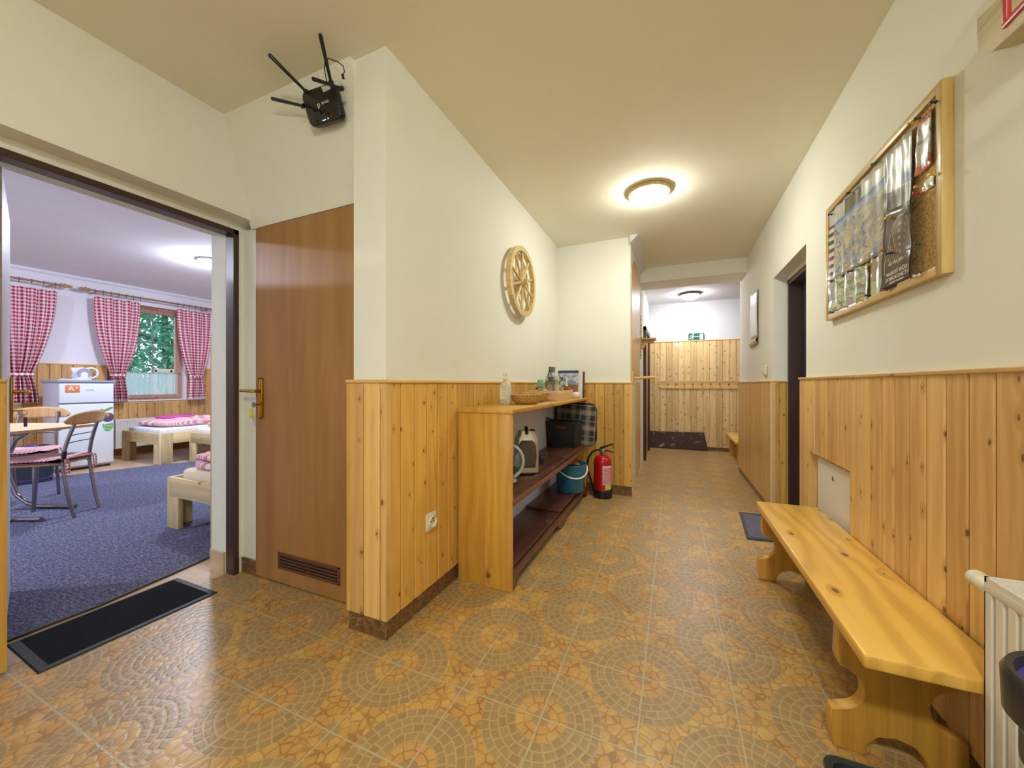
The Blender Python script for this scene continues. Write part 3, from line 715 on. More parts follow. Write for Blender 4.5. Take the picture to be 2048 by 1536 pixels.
def po(m, u, v):
    r = (((u - .45) / .42) * ((u - .45) / .42) + ((v - .95) / .85) * ((v - .95) / .85)).sqrt(); rays = ((v - .95).atan2(u - .45) * 26.0).sin().ss(-.2, .9); arcs = (r * 60.0).sin().ss(-.2, .8)
    g = (r.lt(.92)) * v.lt(.72); c = m.mix(g * rays * arcs * .75, (92, 76, 62), (206, 168, 122)); c = m.mix(v.ss(.66, .8) * .9, c, (72, 62, 58))
    rim = (r - .98).abs().lt(.012) * v.lt(.8); return m.mix(rim * .7, c, (210, 206, 190))
POSTM = pm('evening_poster_print', po)
def pk(m, u, v):
    n = m.noise(m.vec(u * 5.0, v * 6.0, 5.0), 1, 4); c = m.mix(n.ss(.35, .6), (206, 196, 182), (164, 160, 146)); c = m.mix((v.lt(.12)).max(v.gt(.84)), c, (206, 128, 108))
    c = m.mix(v.gt(.46) * v.lt(.84), c, m.mix(lines(m, u, v, 50, 3.), (212, 214, 206), (140, 144, 150))); return m.mix(v.gt(.40) * v.lt(.46), c, (132, 150, 176))
PINKM = pm('pink_leaflet_print', pk)
def grn(m, u, v):
    n = m.noise(m.vec(u * 6.0, v * 6.0), 1, 4); c = m.mix(n.ss(.4, .6), (176, 146, 126), (142, 146, 112)); return m.mix(v.gt(.6), c, m.mix(lines(m, u, v, 40, 5.), (196, 210, 170), (150, 168, 130)))
LG = pm('pale_green_leaflet_print', grn)
CARDM = pm('card_print', lambda m, u, v: m.mix(m.noise(m.vec(u * 4.0, v * 4.0), 1, 3).ss(.5, .6), (226, 224, 212), (170, 170, 150)))
paper('map_leaflet', 'large unfolded panorama map on the left half of the cork board', [bp(1663, 427), bp(1778, 308), bp(1779, 500), bp(1661, 567)], MAPM, 6, .007, .002, cat='map')
paper('green_map', 'green folded trail map pinned at the lower left of the cork board', [bp(1661, 560), bp(1743, 525), bp(1742, 597), bp(1664, 628)], GREENM, 4, .012, .0, cat='map')
paper('leaflet', 'pale green and pink leaflet between the green map and the dark poster', [bp(1746, 515), bp(1782, 495), bp(1780, 583), bp(1745, 599)], LG, 2, .004, .003)
paper('leaflet', 'tall grey text leaflet pinned above the dark poster', [bp(1778, 308), bp(1836, 246), bp(1838, 425), bp(1779, 436)], TEXTM, 3, .009, .001, .012)
paper('leaflet', 'leaflet with pink bands pinned in the top right corner of the cork board', [bp(1842, 240), bp(1874, 205), bp(1875, 318), bp(1842, 352)], PINKM, 1, .006, .001, .016)
paper('card', 'small white card pinned below the top right leaflet on bare cork', [bp(1848, 366), bp(1876, 336), bp(1876, 366), bp(1850, 384)], CARDM, 0, .003, .001, .012, cat='card')
ps = paper('poster', 'dark evening-event poster with an arc of lights, lower middle of the cork board', [bp(1781, 425), bp(1846, 387), bp(1848, 548), bp(1781, 582)], POSTM, 1, .012, .006, .02, cat='poster')
LET = flat((232, 226, 208), .6, name='lettering')
def postext(s, u, v, size, rx):
    q = PX(u, v, BX); L_ = q - Vector(ps.location); o = text(s, size, LET, 'lettering', ps, (-.021, L_.y, L_.z), (math.pi / 2, rx, -math.pi / 2), .0003); return o
postext('30.7.–14.8. 2022', 1806, 522, .014, 0); postext('MAGICKÉ VEČERY', 1810, 540, .0185, 0); postext('DOBROKONICTVÍ', 1809, 551, .0185, 0); postext('S NOČNÍ ATMOSFÉROU', 1808, 560, .009, 0)
PC = {'black': (22, 22, 26), 'yellow': (206, 176, 30), 'green': (20, 84, 58), 'red': (186, 30, 36), 'white': (226, 222, 204), 'orange': (206, 140, 30)}
PINS = [('black', 1664, 428, 'top left corner of the big map'), ('black', 1699, 386, 'top edge of the big map'), ('green', 1753, 325, 'top right corner of the big map'), ('yellow', 1826, 247, 'top of the tall grey leaflet'), ('green', 1841, 238, 'top of the gap beside the pink-banded leaflet'),
        ('black', 1873, 204, 'top right corner of the board'), ('yellow', 1870, 349, 'right side of the white card'), ('orange', 1839, 374, 'left side of the white card'), ('red', 1839, 388, 'top right of the dark poster'), ('yellow', 1779, 437, 'top left of the dark poster'),
        ('green', 1842, 489, 'right side of the dark poster'), ('orange', 1771, 497, 'lower right corner of the big map'), ('black', 1782, 504, 'left side of the dark poster'), ('black', 1703, 541, 'bottom edge of the big map'), ('white', 1838, 549, 'bottom right of the dark poster'),
        ('red', 1776, 580, 'bottom left of the dark poster'), ('black', 1738, 593, 'lower right corner of the green map'), ('yellow', 1724, 600, 'bottom edge of the green map'), ('orange', 1696, 613, 'bottom fold of the green map'), ('green', 1666, 626, 'lower left corner of the green map')]
pin_me = {}
for (c, u, v, where) in PINS:
    if c not in pin_me:
        b = B(smooth=True); b.tube([(0, 0, 0), (-.012, 0, 0)], .0008, 6); b.lathe([(.001, -.010), (.0055, -.010), (.0055, -.012), (.0028, -.014), (.0026, -.021), (.0048, -.023), (.0048, -.026), (.001, -.0265)], (0, 0, 0), 0, 14, cap=False)
        o = b.obj('push_pin', flat(PC[c], .35, name='pin_' + c)); pin_me[c] = o.data
    else:
        o = bpy.data.objects.new('push_pin', pin_me[c]); COL.objects.link(o)
    q = PX(u, v, .732); o.location = (.742, q.y, q.z); o.rotation_euler = (0, random.uniform(-.25, .25), random.uniform(-.3, .3))
    tag(o, f'{c} push pin at the {where}', 'push pin', 'push pins on the cork board')

# ------------------------------------------------------------------ plaque with red frame, top right
sl = thing('wooden_plaque', 'rough pale wooden plaque mounted high on the right wall at the top right corner', 'plaque', (.715, 1.2, 1.95))
SLABW = pine('weathered_slab', .5, (206, 198, 164), (180, 168, 128), knots=.3, seed=5.5, rough=.45)
b = B(grain='y'); pts = [PX(u, v, .715) for u, v in ((1990, 2), (1953, 38), (1953, 62), (1955, 104), (1962, 108), (1984, 104), (2048, 46))] + [Vector((.715, .35, 1.83)), Vector((.715, .35, 2.35)), Vector((.715, 1.2, 2.28))]
b.prism([(q.y - 1.2, q.z - 1.95) for q in pts], 0, 0, .046, .002); b.obj('board', SLABW, sl)
rf = thing('red_frame', 'red metal frame corner hanging in front of the wooden plaque, top right corner', 'frame', (.66, 1.05, 1.95))
q = PX(2009, 48, .66); RED = flat((190, 44, 40), .35, name='red_enamel')
b = B(smooth=True); y_, z_ = q.y - 1.05, q.z - 1.95
b.box((-.006, y_ - .014, z_ - .004), (.004, y_, z_ + .30), .003); b.box((-.006, y_ - .45, z_ - .012), (.004, y_, z_ + .002), .003); b.box((-.006, y_ - .45, z_ + .29), (.004, y_, z_ + .302), .003); b.box((-.006, y_ - .45, z_), (.004, y_ - .438, z_ + .30), .003); b.obj('frame_bars', RED, rf)
b = B(smooth=True); b.tube([(.0, y_ - .1, z_ + .285), (.055, y_ - .1, z_ + .285)], .006, 10); b.obj('hanging_peg', STEEL, rf)

# ------------------------------------------------------------------ framed sheet further down the right wall
qa, qb = PX(1504, 592, .765), PX(1518, 688, .765)
sh = thing('wall_sheet', 'narrow white clip-on sheet hanging on the right wall beyond the door recess', 'sheet', (.765, (qa.y + qb.y) / 2, 1.5)); hw = (qa.y - qb.y) / 2
b = B(smooth=True); b.grid(lambda a, c: Vector((-.012 - .006 * math.sin(c * 3.1), -hw + 2 * hw * a, .07 + .47 * c)), 6, 14); b.obj('sheet', flat((226, 226, 230), .3, name='glossy_paper'), sh, solid=.003)
b = B(smooth=True); b.grid(lambda a, c: Vector((-.010 - .020 * math.sin(c * 3.1) ** .7 if 0 < c < 1 else -.004, -hw + 2 * hw * a, .00 + .07 * c - .02 * a)), 6, 8); b.obj('pocket', flat((206, 192, 160), .6, name='paper_cream'), sh, solid=.002)

# ------------------------------------------------------------------ exit sign, coat rack, dark slab, bench end, at the far wall
es = thing('exit_sign', 'green emergency exit sign with a running figure on top of the far wainscot', 'sign', (.34, 6.965, 1.885))
GR = flat((10, 104, 88), .4, name='exit_green'); WH = flat((236, 240, 238), .4, name='sign_white')
b = B(); b.box((-.118, 0, -.052), (.118, .010, .062)); b.obj('sign_plate', GR, es)
b = B(); z = -.002
b.box((.052, z, -.044), (.104, .0, .052)); b.box((-.045, z, .000), (.045, 0, .008)); b.lathe([(.001, z), (.011, z), (.011, 0)], (-.045, 0, .042), 1, 14)
for P_ in ([(-.062, .028), (-.048, .030), (-.056, -.002), (-.072, -.004)], [(-.062, .028), (-.084, .026), (-.094, .008), (-.088, .004), (-.080, .018), (-.064, .018)], [(-.072, -.004), (-.056, -.002), (-.044, -.020), (-.046, -.044), (-.056, -.044), (-.055, -.022)], [(-.072, -.004), (-.060, -.010), (-.082, -.028), (-.108, -.028), (-.108, -.018), (-.086, -.018)], [(-.050, .030), (-.034, .010), (-.044, .004), (-.058, .02)]): b.prism(P_, 1, z, 0)
b.obj('pictogram', WH, es)
PEGW = pine('peg_wood', .5, (146, 98, 54), (120, 76, 40), knots=0, seed=50.)
cr = thing('coat_rack', 'long pine coat rail with wooden pegs across the far wainscot', 'coat rack', (-.245, 6.965, 1.088))
b = B(grain='x', smooth=True); b.prism([(.0, .062), (1.9, .062), (1.9, -.062), (.05, -.062), (.0, -.03)], 1, -.018, 0, .002); b.obj('rail', BEDWOOD if False else PINE_R, cr)
for i in range(14):
    x = .145 + i * .130
    b = B(smooth=True); b.tube([(x, -.016, .002), (x, -.045, .008), (x, -.07, .016), (x, -.076, .019)], [.009, .008, .010, .006], 10); b.obj('peg', PEGW, cr)
def stonem():
    m = M('dark_speckled_stone'); x, y, z = m.pos(); n = m.noise(m.vec(x, y, z), 22, 5, .75, 1.2); w = m.noise(m.vec(x * 1.0, y, z), 9, 2)
    m.col(m.mix((n * w * 2.0).ss(.66, .72) * .6, (70, 50, 50), (190, 184, 186))).set(rough=.35); return m.m
pts = [(-.385, .012), (-.385, .285), (.455, .300), (.515, .010)]
b = B(); b.prism([(x + .385, z) for x, z in pts], 1, 0, .022, .002); o = b.obj('stone_slab', stonem()); o.location = (-.385, 6.930, .0); o.rotation_euler = (0.0, 0, 0); tag(o, 'dark brown speckled slab leaning against the foot of the far wainscot', 'slab')
be = thing('bench', 'end of a pine bench peeking out behind the far end of the right wall', 'bench', (.82, 6.0, 0))
q = PX(1467, 880, .80)
be.location = (.745, 5.72, 0); b = B(grain='y', smooth=True); b.box((0, 0, .30), (.30, 1.1, .335), .004); b.obj('seat', PINE_BN, be)
for y in (.15, .90): b = B(grain='z'); b.box((.04, y, 0), (.26, y + .035, .30), .003); b.obj('leg', PINE_F, be)

# ------------------------------------------------------------------ niche panel, peg, bracket shelf, ornament on the left far wall
b = B(grain='z', smooth=False)
NB = wains('trim_17', (-.386, 3.93), (-.386, 4.86), 1.20, 2.30, PINE_R, (1, 0), th=.006, seed=15, cap=False)
b = B(smooth=False); n_ = 14; P_ = [(3.93, 2.30)] + [(3.93 + .93 * i / n_, 2.30 + .13 * math.sin(math.pi * i / n_) ** .8 * (1 if 0 < i < n_ else 0)) for i in range(1, n_)] + [(4.86, 2.30)]
b.grain = 'z'; b.prism(P_, 0, -.392, -.386); b.obj('arched_top', PINE_R, NB)
wains('trim_18', (-.386, 4.35), (-.386, 4.95), .06, 1.12, PINE_R, (1, 0), th=.006, seed=16, cap=False)
pg = thing('peg_holder', 'short round wooden peg on a block sticking out of the corner at wainscot height', 'peg holder', (-.392, 3.86, 1.16))
b = B(smooth=True); b.box((0, -.012, -.075), (.03, .05, .065), .008, 3); b.obj('block', CAP, pg)
b = B(grain='x', smooth=True); b.tube([(.026, .02, -.005), (.12, .10, .004), (.20, .17, .006), (.215, .182, .006)], [.014, .014, .014, .009], 14); b.obj('peg', CAP, pg)
qs = PX(1290, 665, -.30)
bs = thing('bracket_shelf', 'small dark wooden bracket shelf with a scalloped edge on the far left wall', 'shelf', (-.405, 5.28, 1.68))
b = B(grain='x', smooth=True); b.box((0, -.12, .0), (.19, .12, .018), .004); b.obj('shelf_board', CAP, bs)
b = B(grain='z', smooth=True); b.prism([(0, 0), (.17, 0), (.165, -.035), (.13, -.055), (.11, -.035), (.085, -.03), (.065, -.05), (.045, -.09), (.0, -.13)], 1, -.01, .01, .002); b.obj('bracket', CAP, bs)
b = B(grain='y', smooth=True)
for i in range(15):
    z = 1.42 + i * .038; b.box((-.004, -.014, z - 1.42), (.014 + .006 * (i % 2), .014, z + .030 - 1.42), .006, 2)
o = b.obj('carved_ornament', CAP); o.location = (-.400, 5.10, 1.42); tag(o, 'narrow carved wooden ornament strip on the far left wall before the bracket shelf', 'ornament')
#@@SHELF
# ------------------------------------------------------------------ console shelf in the corridor
def at(u, w, z=0.0):
    r = _ray(u, 768); return Vector((r[0] * w, r[1] * w, z))
sx0, sx1 = -1.112, -.787
su = thing('console_shelf', 'pine console shelf unit with brown painted boards against the left corridor wall', 'shelf unit', (sx0, 1.815, 0))
L_ = 1.905; D_ = sx1 - sx0
b = B(grain='z', smooth=True, seed=(.03, .2)); b.box((0, 0, 0), (D_, .026, .942), .002); b.obj('side_panel', PINE_F, su)
b = B(grain='z', smooth=True); b.box((0, L_ - .026, 0), (D_ - .012, L_, .942), .002); b.obj('side_panel', PINE_F, su)
b = B(grain='y', smooth=True); b.box((0, -.008, .942), (D_ + .012, L_ + .02, .966), .003); b.obj('top_board', PINE_F, su)
b = B(); b.box((0, .026, .05), (.006, L_ - .026, .942)); b.obj('back_panel', flat((226, 228, 236), .6, name='white_hardboard'), su)
def painted():
    m = M('worn_brown_paint'); x, y, z = m.pos(); n = m.noise(m.vec(x * 3.0, y, z), 26, 5, .8); w = m.noise(m.vec(x, y, z), 4, 3)
    c = m.mix(w.ss(.35, .65), (92, 54, 40), (74, 42, 36)); c = m.mix((n * w * 1.9).ss(.64, .72) * .55, c, (168, 140, 124)); m.col(c).set(rough=n * .2 + .22, spec=.6).bump(n, .15, .001); return m.m
PB = painted()
for (y0, y1, z) in ((.03, 1.13, .482), (1.15, L_ - .03, .490)):
    b = B(grain='y', smooth=True); b.box((.02, y0, z), (D_ - .012, y1, z + .024), .003); b.obj('middle_board', PB, su)
    b = B(grain='y', smooth=True); b.box((D_ - .03, y0, z + .024), (D_ - .012, y1 - .02, z + .034), .002); b.obj('board_lip', PB, su)
b = B(grain='y', smooth=True); b.box((D_ - .022, .02, .448), (D_ + .004, L_ - .10, .474), .002); b.obj('front_rail', flat((128, 84, 66), .35, name='light_brown_paint'), su)
for (y0, y1, z) in ((.03, .96, .092), (.98, L_ - .03, .106)):
    b = B(grain='y', smooth=True); b.box((.03, y0, z), (D_ - .02, y1, z + .022), .003); b.obj('bottom_board', PB, su)
pr = [(.027, .0), (.07, .0), (.10, .058), (.86, .058), (.90, .02), (.96, .0), (1.04, .0), (1.07, .02), (1.10, .062), (L_ - .12, .062), (L_ - .08, .0), (L_ - .027, .0), (L_ - .027, .088), (.027, .088)]
b = B(grain='y'); b.prism(pr, 0, D_ - .02, D_ + .002, .0015); b.obj('plinth_rail', flat((110, 68, 54), .35, name='mid_brown_paint'), su)
ZT = .966; ZM = .508
# soap dispenser
t = thing('soap_dispenser', 'translucent soap pump bottle standing nearest on top of the console shelf', 'bottle', (-1.025, 2.27, ZT))
b = B(smooth=True); rr_ = loftrr(b, [(.060, .040, .014, 0), (.074, .050, .018, .006), (.076, .052, .02, .12), (.070, .046, .02, .137), (.034, .030, .014, .150), (.030, .030, .0145, .156)], .02); b.bm.faces.new(rr_[0][::-1]); b.bm.faces.new(rr_[-1])
b.obj('bottle_body', M('frosted_plastic').col((236, 232, 208)).set(rough=.3, trans=.25, sss=.1).m, t)
b = B(smooth=True); b.lathe([(.017, .154), (.018, .158), (.018, .172), (.012, .175), (.006, .178), (.006, .192), (.011, .194), (.011, .204), (.004, .206)], seg=20); b.tube([(0, 0, .200), (.0, -.02, .200), (.0, -.034, .196)], .0042, 8); b.obj('pump', IVORY, t)
def lab(m, u, v):
    n = lines(m, (u * 17.0).fract(), (v * 12.0).fract(), 9, 2.0, .6); return m.mix(n * .55, (232, 230, 212), (120, 140, 150))
b = B(); b.box((-.030, -.0272, .03), (.030, -.0255, .105)); b.obj('label', pm('soap_label', lab, .5), t)
# wicker baskets
def wicker(name, c, c2, s=90):
    m = M(name); u, v = m.uv(); a = (u * float(s)).sin() * (v * float(s) * 1.3).sin(); n = m.noise(m.vec(u, v), 60, 2); k = ((v * float(s) * .42).floor() * 3.1416 + u * float(s)).sin()
    m.col(m.mix((k * .5 + .5) * .8 + n * .2, c, c2)).set(rough=.55).bump(k * .5 + a * .2, .8, .004); return m.m
WK = wicker('wicker_straw', (226, 188, 116), (160, 112, 54), 260); WKB = wicker('black_weave', (14, 15, 15), (48, 50, 50), 240)
def basket(x, y, r, h, label):
    t = thing('wicker_basket', label, 'basket', (x, y, ZT), 0, None)
    b = B(smooth=True); b.lathe([(r * .55, .0), (r * .66, .004), (r * .86, h * .35), (r * .97, h * .8), (r, h - .006), (r * .97, h - .006), (r * .83, h * .4), (r * .6, .010), (.001, .008)], seg=44, cap=False); b.lathe([(.001, 0), (r * .55, 0)], seg=44, cap=False); b.obj('bowl', WK, t)
    b = B(smooth=True); n = 120; b.tube([((r - .003) * math.cos(i * 2 * math.pi / n), (r - .003) * math.sin(i * 2 * math.pi / n), h - .003 + .0025 * math.sin(i * 2 * math.pi / 3)) for i in range(n)], .0055, 8, closed=True); b.obj('braided_rim', WK, t)
basket(-.908, 2.345, .106, .064, 'shallow round wicker basket beside the soap pump bottle on the console shelf'); basket(-.955, 2.62, .112, .070, 'second wicker basket, behind the first and touching the wooden crate')
# wooden crate with souvenirs
t = thing('wooden_crate', 'small light wooden crate full of souvenirs on the console shelf', 'crate', (-1.10, 2.80, ZT)); cw, cl, ch_ = .27, .50, .08
LW = pine('light_box_wood', .3, (226, 190, 140), (206, 164, 112), knots=.1, seed=20.)
for (lo, hi, g) in (((0, 0, 0), (cw, .009, ch_), 'x'), ((0, cl - .009, 0), (cw, cl, ch_), 'x'), ((0, .009, 0), (.009, cl - .009, ch_), 'y'), ((cw - .009, .009, 0), (cw, cl - .009, ch_), 'y')):
    b = B(grain=g, smooth=True); b.box(lo, hi, .0015); b.obj('side_board', LW, t)
b = B(grain='y'); b.box((.009, .009, 0), (cw - .009, cl - .009, .006)); b.obj('base_board', LW, t)
def item(name, label, cat, u, w, z=None): q = at(u, w); return thing(name, label, cat, (q.x, q.y, ZT + .006 if z is None else z))
ZC = ZT + .007
def mk(name, label, cat, x, y, parts, rz=0, group=None):
    t = thing(name, label, cat, (x, y, ZC), rz, group)
    for (pn, fn, mat) in parts:
        b = B(smooth=True); fn(b); b.obj(pn, mat, t)
    return t
mk('gift_box', 'small mint-green topped packet in the crate next to the wicker baskets', 'packet', -.992, 2.88, [('body', lambda b: b.box((-.022, -.014, 0), (.022, .014, .10), .003), flat((146, 158, 116), .5, name='olive_card')), ('top', lambda b: b.box((-.024, -.015, .10), (.024, .015, .162), .006, 3), flat((120, 190, 160), .4, name='mint'))])
mk('snow_globe_cone', 'white bead cone beside the mint-green packet in the crate', 'ornament', -.935, 2.84, [('cone', lambda b: b.lathe([(.020, 0), (.019, .03), (.010, .075), (.002, .09)], seg=20), flat((224, 216, 196), .4, name='bead_white'))]).name = 'cone_ornament'
def amb(m, u, v):
    x = (u - .5) ; y = (v - .40); r = (x * x + y * y).sqrt(); a = y.atan2(x); s_ = ((r * 34.0 - a) ).sin().ss(-.2, .5); rib = (a * 16.0).sin().ss(-.3, .3)
    disc = r.lt(.36) * v.lt(.8); return m.mix(disc, (128, 118, 90), m.mix(s_ * .6 + rib * .3, (196, 190, 150), (86, 78, 60)))
AMB = pm('spiral_print', amb, .4)
t = thing('souvenir_card', 'card with a spiral fossil print under a black wire pyramid in the crate', 'card', (-.935, 2.935, ZC)); b = B(); b.poly([(-.036, -.002, .05), (.036, -.002, .05), (.036, .004, .150), (-.036, .004, .150)], [(0, 0), (1, 0), (1, 1), (0, 1)]); b.obj('card_face', AMB, t, solid=.002)
b = B(smooth=True)
for (a, c) in (((-.034, -.006, .152), (0, .012, .245)), ((.034, -.006, .152), (0, .012, .245)), ((-.034, .03, .152), (0, .012, .245)), ((.034, .03, .152), (0, .012, .245)), ((-.034, -.006, .152), (.034, -.006, .152)), ((-.034, .03, .152), (.034, .03, .152)), ((-.014, -.004, .152), (0, .012, .245)), ((.014, -.004, .152), (0, .012, .245)), ((-.034, .012, .152), (-.034, .012, .0)), ((.034, .012, .152), (.034, .012, .0))): b.tube([a, c], .0018, 6)
b.obj('wire_pyramid', BLACKP, t)
mk('brochure', 'tall dark brochure standing at the back of the crate against the wall', 'brochure', -.985, 3.12, [('cover', lambda b: b.box((-.028, -.004, 0), (.028, .004, .275), .001), pm('brochure_print', lambda m, u, v: m.mix((v * 7.0).fract().lt(.25), (92, 84, 72), (206, 208, 200)), .35))]).rotation_euler = (.0, .06, .1)
mk('brochure', 'grey-white brochure leaning right of the tall dark one in the crate', 'brochure', -.930, 3.15, [('cover', lambda b: b.box((-.026, -.004, 0), (.026, .004, .225), .001), pm('brochure_print_grey', lambda m, u, v: m.mix((v * 9.0).fract().lt(.4), (210, 214, 208), (70, 82, 80)), .35))]).rotation_euler = (0, -.10, .1)
mk('spice_jar', 'stout jar with a pale label and grey lid in the crate', 'jar', -.905, 3.02, [('glass', lambda b: b.lathe([(.026, 0), (.028, .004), (.028, .088), (.022, .098)], seg=24), flat((150, 140, 104), .2, name='jar_olive')), ('label', lambda b: b.lathe([(.0286, .03), (.0286, .075)], seg=24, cap=False), flat((206, 190, 150), .5, name='jar_label')), ('lid', lambda b: b.lathe([(.024, .098), (.025, .1), (.025, .124), (.02, .126)], seg=24), flat((206, 206, 200), .4, name='jar_lid'))]).scale = (1, 1, 1.6)
mk('tin', 'red round tin between the wire pyramid and the stout jar', 'tin', -.972, 3.01, [('body', lambda b: b.lathe([(.022, 0), (.023, .003), (.023, .095), (.02, .1)], seg=24), flat((196, 50, 52), .3, name='tin_red')), ('lid', lambda b: b.lathe([(.0235, .086), (.0235, .104), (.02, .106)], seg=24), flat((206, 150, 70), .3, name='tin_gold'))]).scale = (1, 1, 1.35)
mk('spice_vial', 'slim vial of orange-red spice with a clear neck at the right end of the crate', 'vial', -.868, 3.22, [('spice', lambda b: b.lathe([(.016, 0), (.017, .004), (.017, .085), (.014, .088)], seg=20), flat((190, 76, 26), .5, name='spice_orange')), ('neck', lambda b: b.lathe([(.014, .088), (.009, .10), (.008, .135), (.010, .137), (.010, .150), (.004, .152)], seg=20), flat((214, 216, 212), .2, name='clear_glass_neck'))]).scale = (1, 1, 1.25)
mk('photo_frame', 'small upright picture block behind the stout jar in the crate', 'picture', -.925, 3.20, [('block', lambda b: b.box((-.034, -.006, 0), (.034, .006, .15), .001), pm('block_print', lambda m, u, v: m.mix(m.noise(m.vec(u * 30.0, v * 30.0), 1, 3).gt(.5), (206, 204, 190), (70, 78, 76)), .4))]).scale = (1, 1, 1.25)
mk('berry_pick', 'sprig of red berries at the left end of the crate', 'sprig', -1.03, 2.93, [('berries', lambda b: [b.lathe([(.001, -.010), (.008, -.006), (.011, 0), (.008, .006), (.001, .010)], (dx, dy, dz), 2, 10, cap=False) for dx, dy, dz in ((0, 0, .105), (.018, 0, .095), (-.015, .006, .09), (.008, .01, .118))], flat((170, 34, 40), .3, name='berry_red')), ('stalk', lambda b: b.tube([(0, 0, 0), (.002, 0, .09)], .003, 6), flat((90, 90, 50), .6, name='stalk'))])
# garlic / shell ornament and dried flowers
t = thing('white_shell', 'round white shell-like ornament with dried purple flowers beside the crate', 'ornament', (-.842, 3.46, ZT))
b = B(smooth=True); b.lathe([(.001, 0), (.026, .002), (.040, .018), (.043, .034), (.034, .052), (.016, .062), (.001, .064)], seg=24, cap=False); b.obj('shell', flat((226, 220, 210), .4, name='shell_white'), t)
b = B(smooth=True)
for i in range(16):
    a = i * 2.4; r = .012 + .0016 * i; c = (r * math.cos(a) - .018, r * math.sin(a) * .5, .068 + .010 * math.sin(i * 1.7)); b.lathe([(.001, -.007), (.007, -.004), (.009, 0), (.007, .004), (.001, .007)], c, 2, 8, cap=False)
b.obj('dried_flowers', flat((168, 92, 110), .8, name='dried_pink'), t)
# magazines
def mg(m, u, v):
    n = m.noise(m.vec(u * 4.0, v * 7.0), 1, 4, .6, 1.0); sky = m.mix(n.ss(.4, .6), (110, 130, 170), (196, 202, 210)); land = m.mix(m.noise(m.vec(u * 3.0, v * 14.0), 1, 4).ss(.4, .6), (176, 130, 76), (120, 84, 72))
    c = m.mix(v.lt(.46), sky, land); c = m.mix(v.gt(.40) * v.lt(.48), c, (112, 112, 56)); return m.mix(v.gt(.90), c, (52, 62, 104))
mgt = pm('magazine_cover', mg, .3)
for i in range(4):
    lbl = ['front magazine with a landscape cover, standing at the far end of the console shelf', 'second magazine, just behind the landscape cover on the console shelf', 'third magazine in the row on the console shelf, white edged', 'rearmost magazine on the console shelf, dark edged, against the end wall'][i]
    t = thing('magazine', lbl, 'magazine', (-.958 + .016 * i, 3.60 + .017 * i, ZT), 0, 'magazines on the console shelf'); t.rotation_euler = (-.10, 0, 0)
    b = B(); b.box((-.104, -.005, 0), (.104, .006, .268 - .004 * i)); b.obj('pages', flat((226, 222, 210), .6, name='page_white') if i != 3 else flat((84, 54, 52), .5, name='dark_cover'), t)
    if i == 0:
        b = B(); b.poly([(-.104, -.0056, 0), (.104, -.0056, 0), (.104, -.0056, .268), (-.104, -.0056, .268)], [(0, 0), (1, 0), (1, 1), (0, 1)]); b.obj('cover', mgt, t, recalc=False)
        text('krajem', .034, WH, 'lettering', t, (.0, -.0062, .235), (math.pi / 2, 0, 0), .0002)
b = B(); b.box((-.055, -.03, 0), (.055, .03, .0012)); b.box((-.03, -.06, .0012), (.06, .0, .0022), rot=Matrix.Rotation(.5, 3, 'Z'), piv=(0, 0, 0)); o = b.obj('business_cards', flat((222, 220, 214), .5, name='card_white')); o.location = (-.828, 2.50, ZT); tag(o, 'loose printed cards lying on the shelf edge in front of the second basket', 'cards')
# fan heater
t = thing('fan_heater', 'silver and black upright fan heater on the middle shelf', 'heater', (-.905, 2.34, ZM), math.radians(28)); t.scale = (.92, .92, 1)
SV = flat((186, 178, 160), .3, .6, name='silver_plastic'); prof = []
def hrow(z): # width, depth, front offset
    k = z / .30; return (.178 - .05 * max(0, k - .55) ** 1.2 * 1.6 - .01 * (1 - k), .13 - .035 * k, .0)
b = B(smooth=True); rr_ = []; 
for z in (.012, .02, .08, .14, .20, .235, .262, .280): w_, d_, _o = hrow(z); rr_.append([b.bm.verts.new((x, y + .02 * (z / .3), z)) for x, y in rrect(w_ * (1 if z < .26 else .8), d_ * (1 if z < .25 else .75), .03)])
for A, C in zip(rr_, rr_[1:]):
    for i in range(len(A)): b.bm.faces.new([A[i], A[(i + 1) % len(A)], C[(i + 1) % len(A)], C[i]])
b.bm.faces.new(rr_[0][::-1]); b.bm.faces.new(rr_[-1]); b.obj('casing', SV, t)
b = B(smooth=True); b.prism([(-.058, .045), (.058, .045), (.066, .12), (.060, .19), (.040, .222), (-.040, .222), (-.060, .19), (-.066, .12)], 1, -.068, -.048, .004); b.obj('front_grille', flat((70, 66, 64), .4, name='heater_dark'), t)
b = B()
for i in range(13): b.box((-.048 + i * .008, -.072, .06), (-.045 + i * .008, -.066, .205))
b.obj('grille_bars', flat((120, 112, 100), .35, .5, name='grille_metal'), t)
b = B(smooth=True); b.box((-.095, -.07, 0), (.095, .07, .014), .006, 2); b.obj('foot', BLACKP, t)
b = B(smooth=True); b.tube([(0, -.035, .262), (0, -.03, .285), (0, .0, .302), (0, .04, .296), (0, .062, .268), (0, .066, .22)], .011, 10); b.obj('handle', BLACKP, t)
b = B(smooth=True); b.lathe([(.018, .278), (.016, .290), (.001, .291)], (.045, .0, 0), 2, 16, cap=False); b.obj('dial', BLACKP, t)
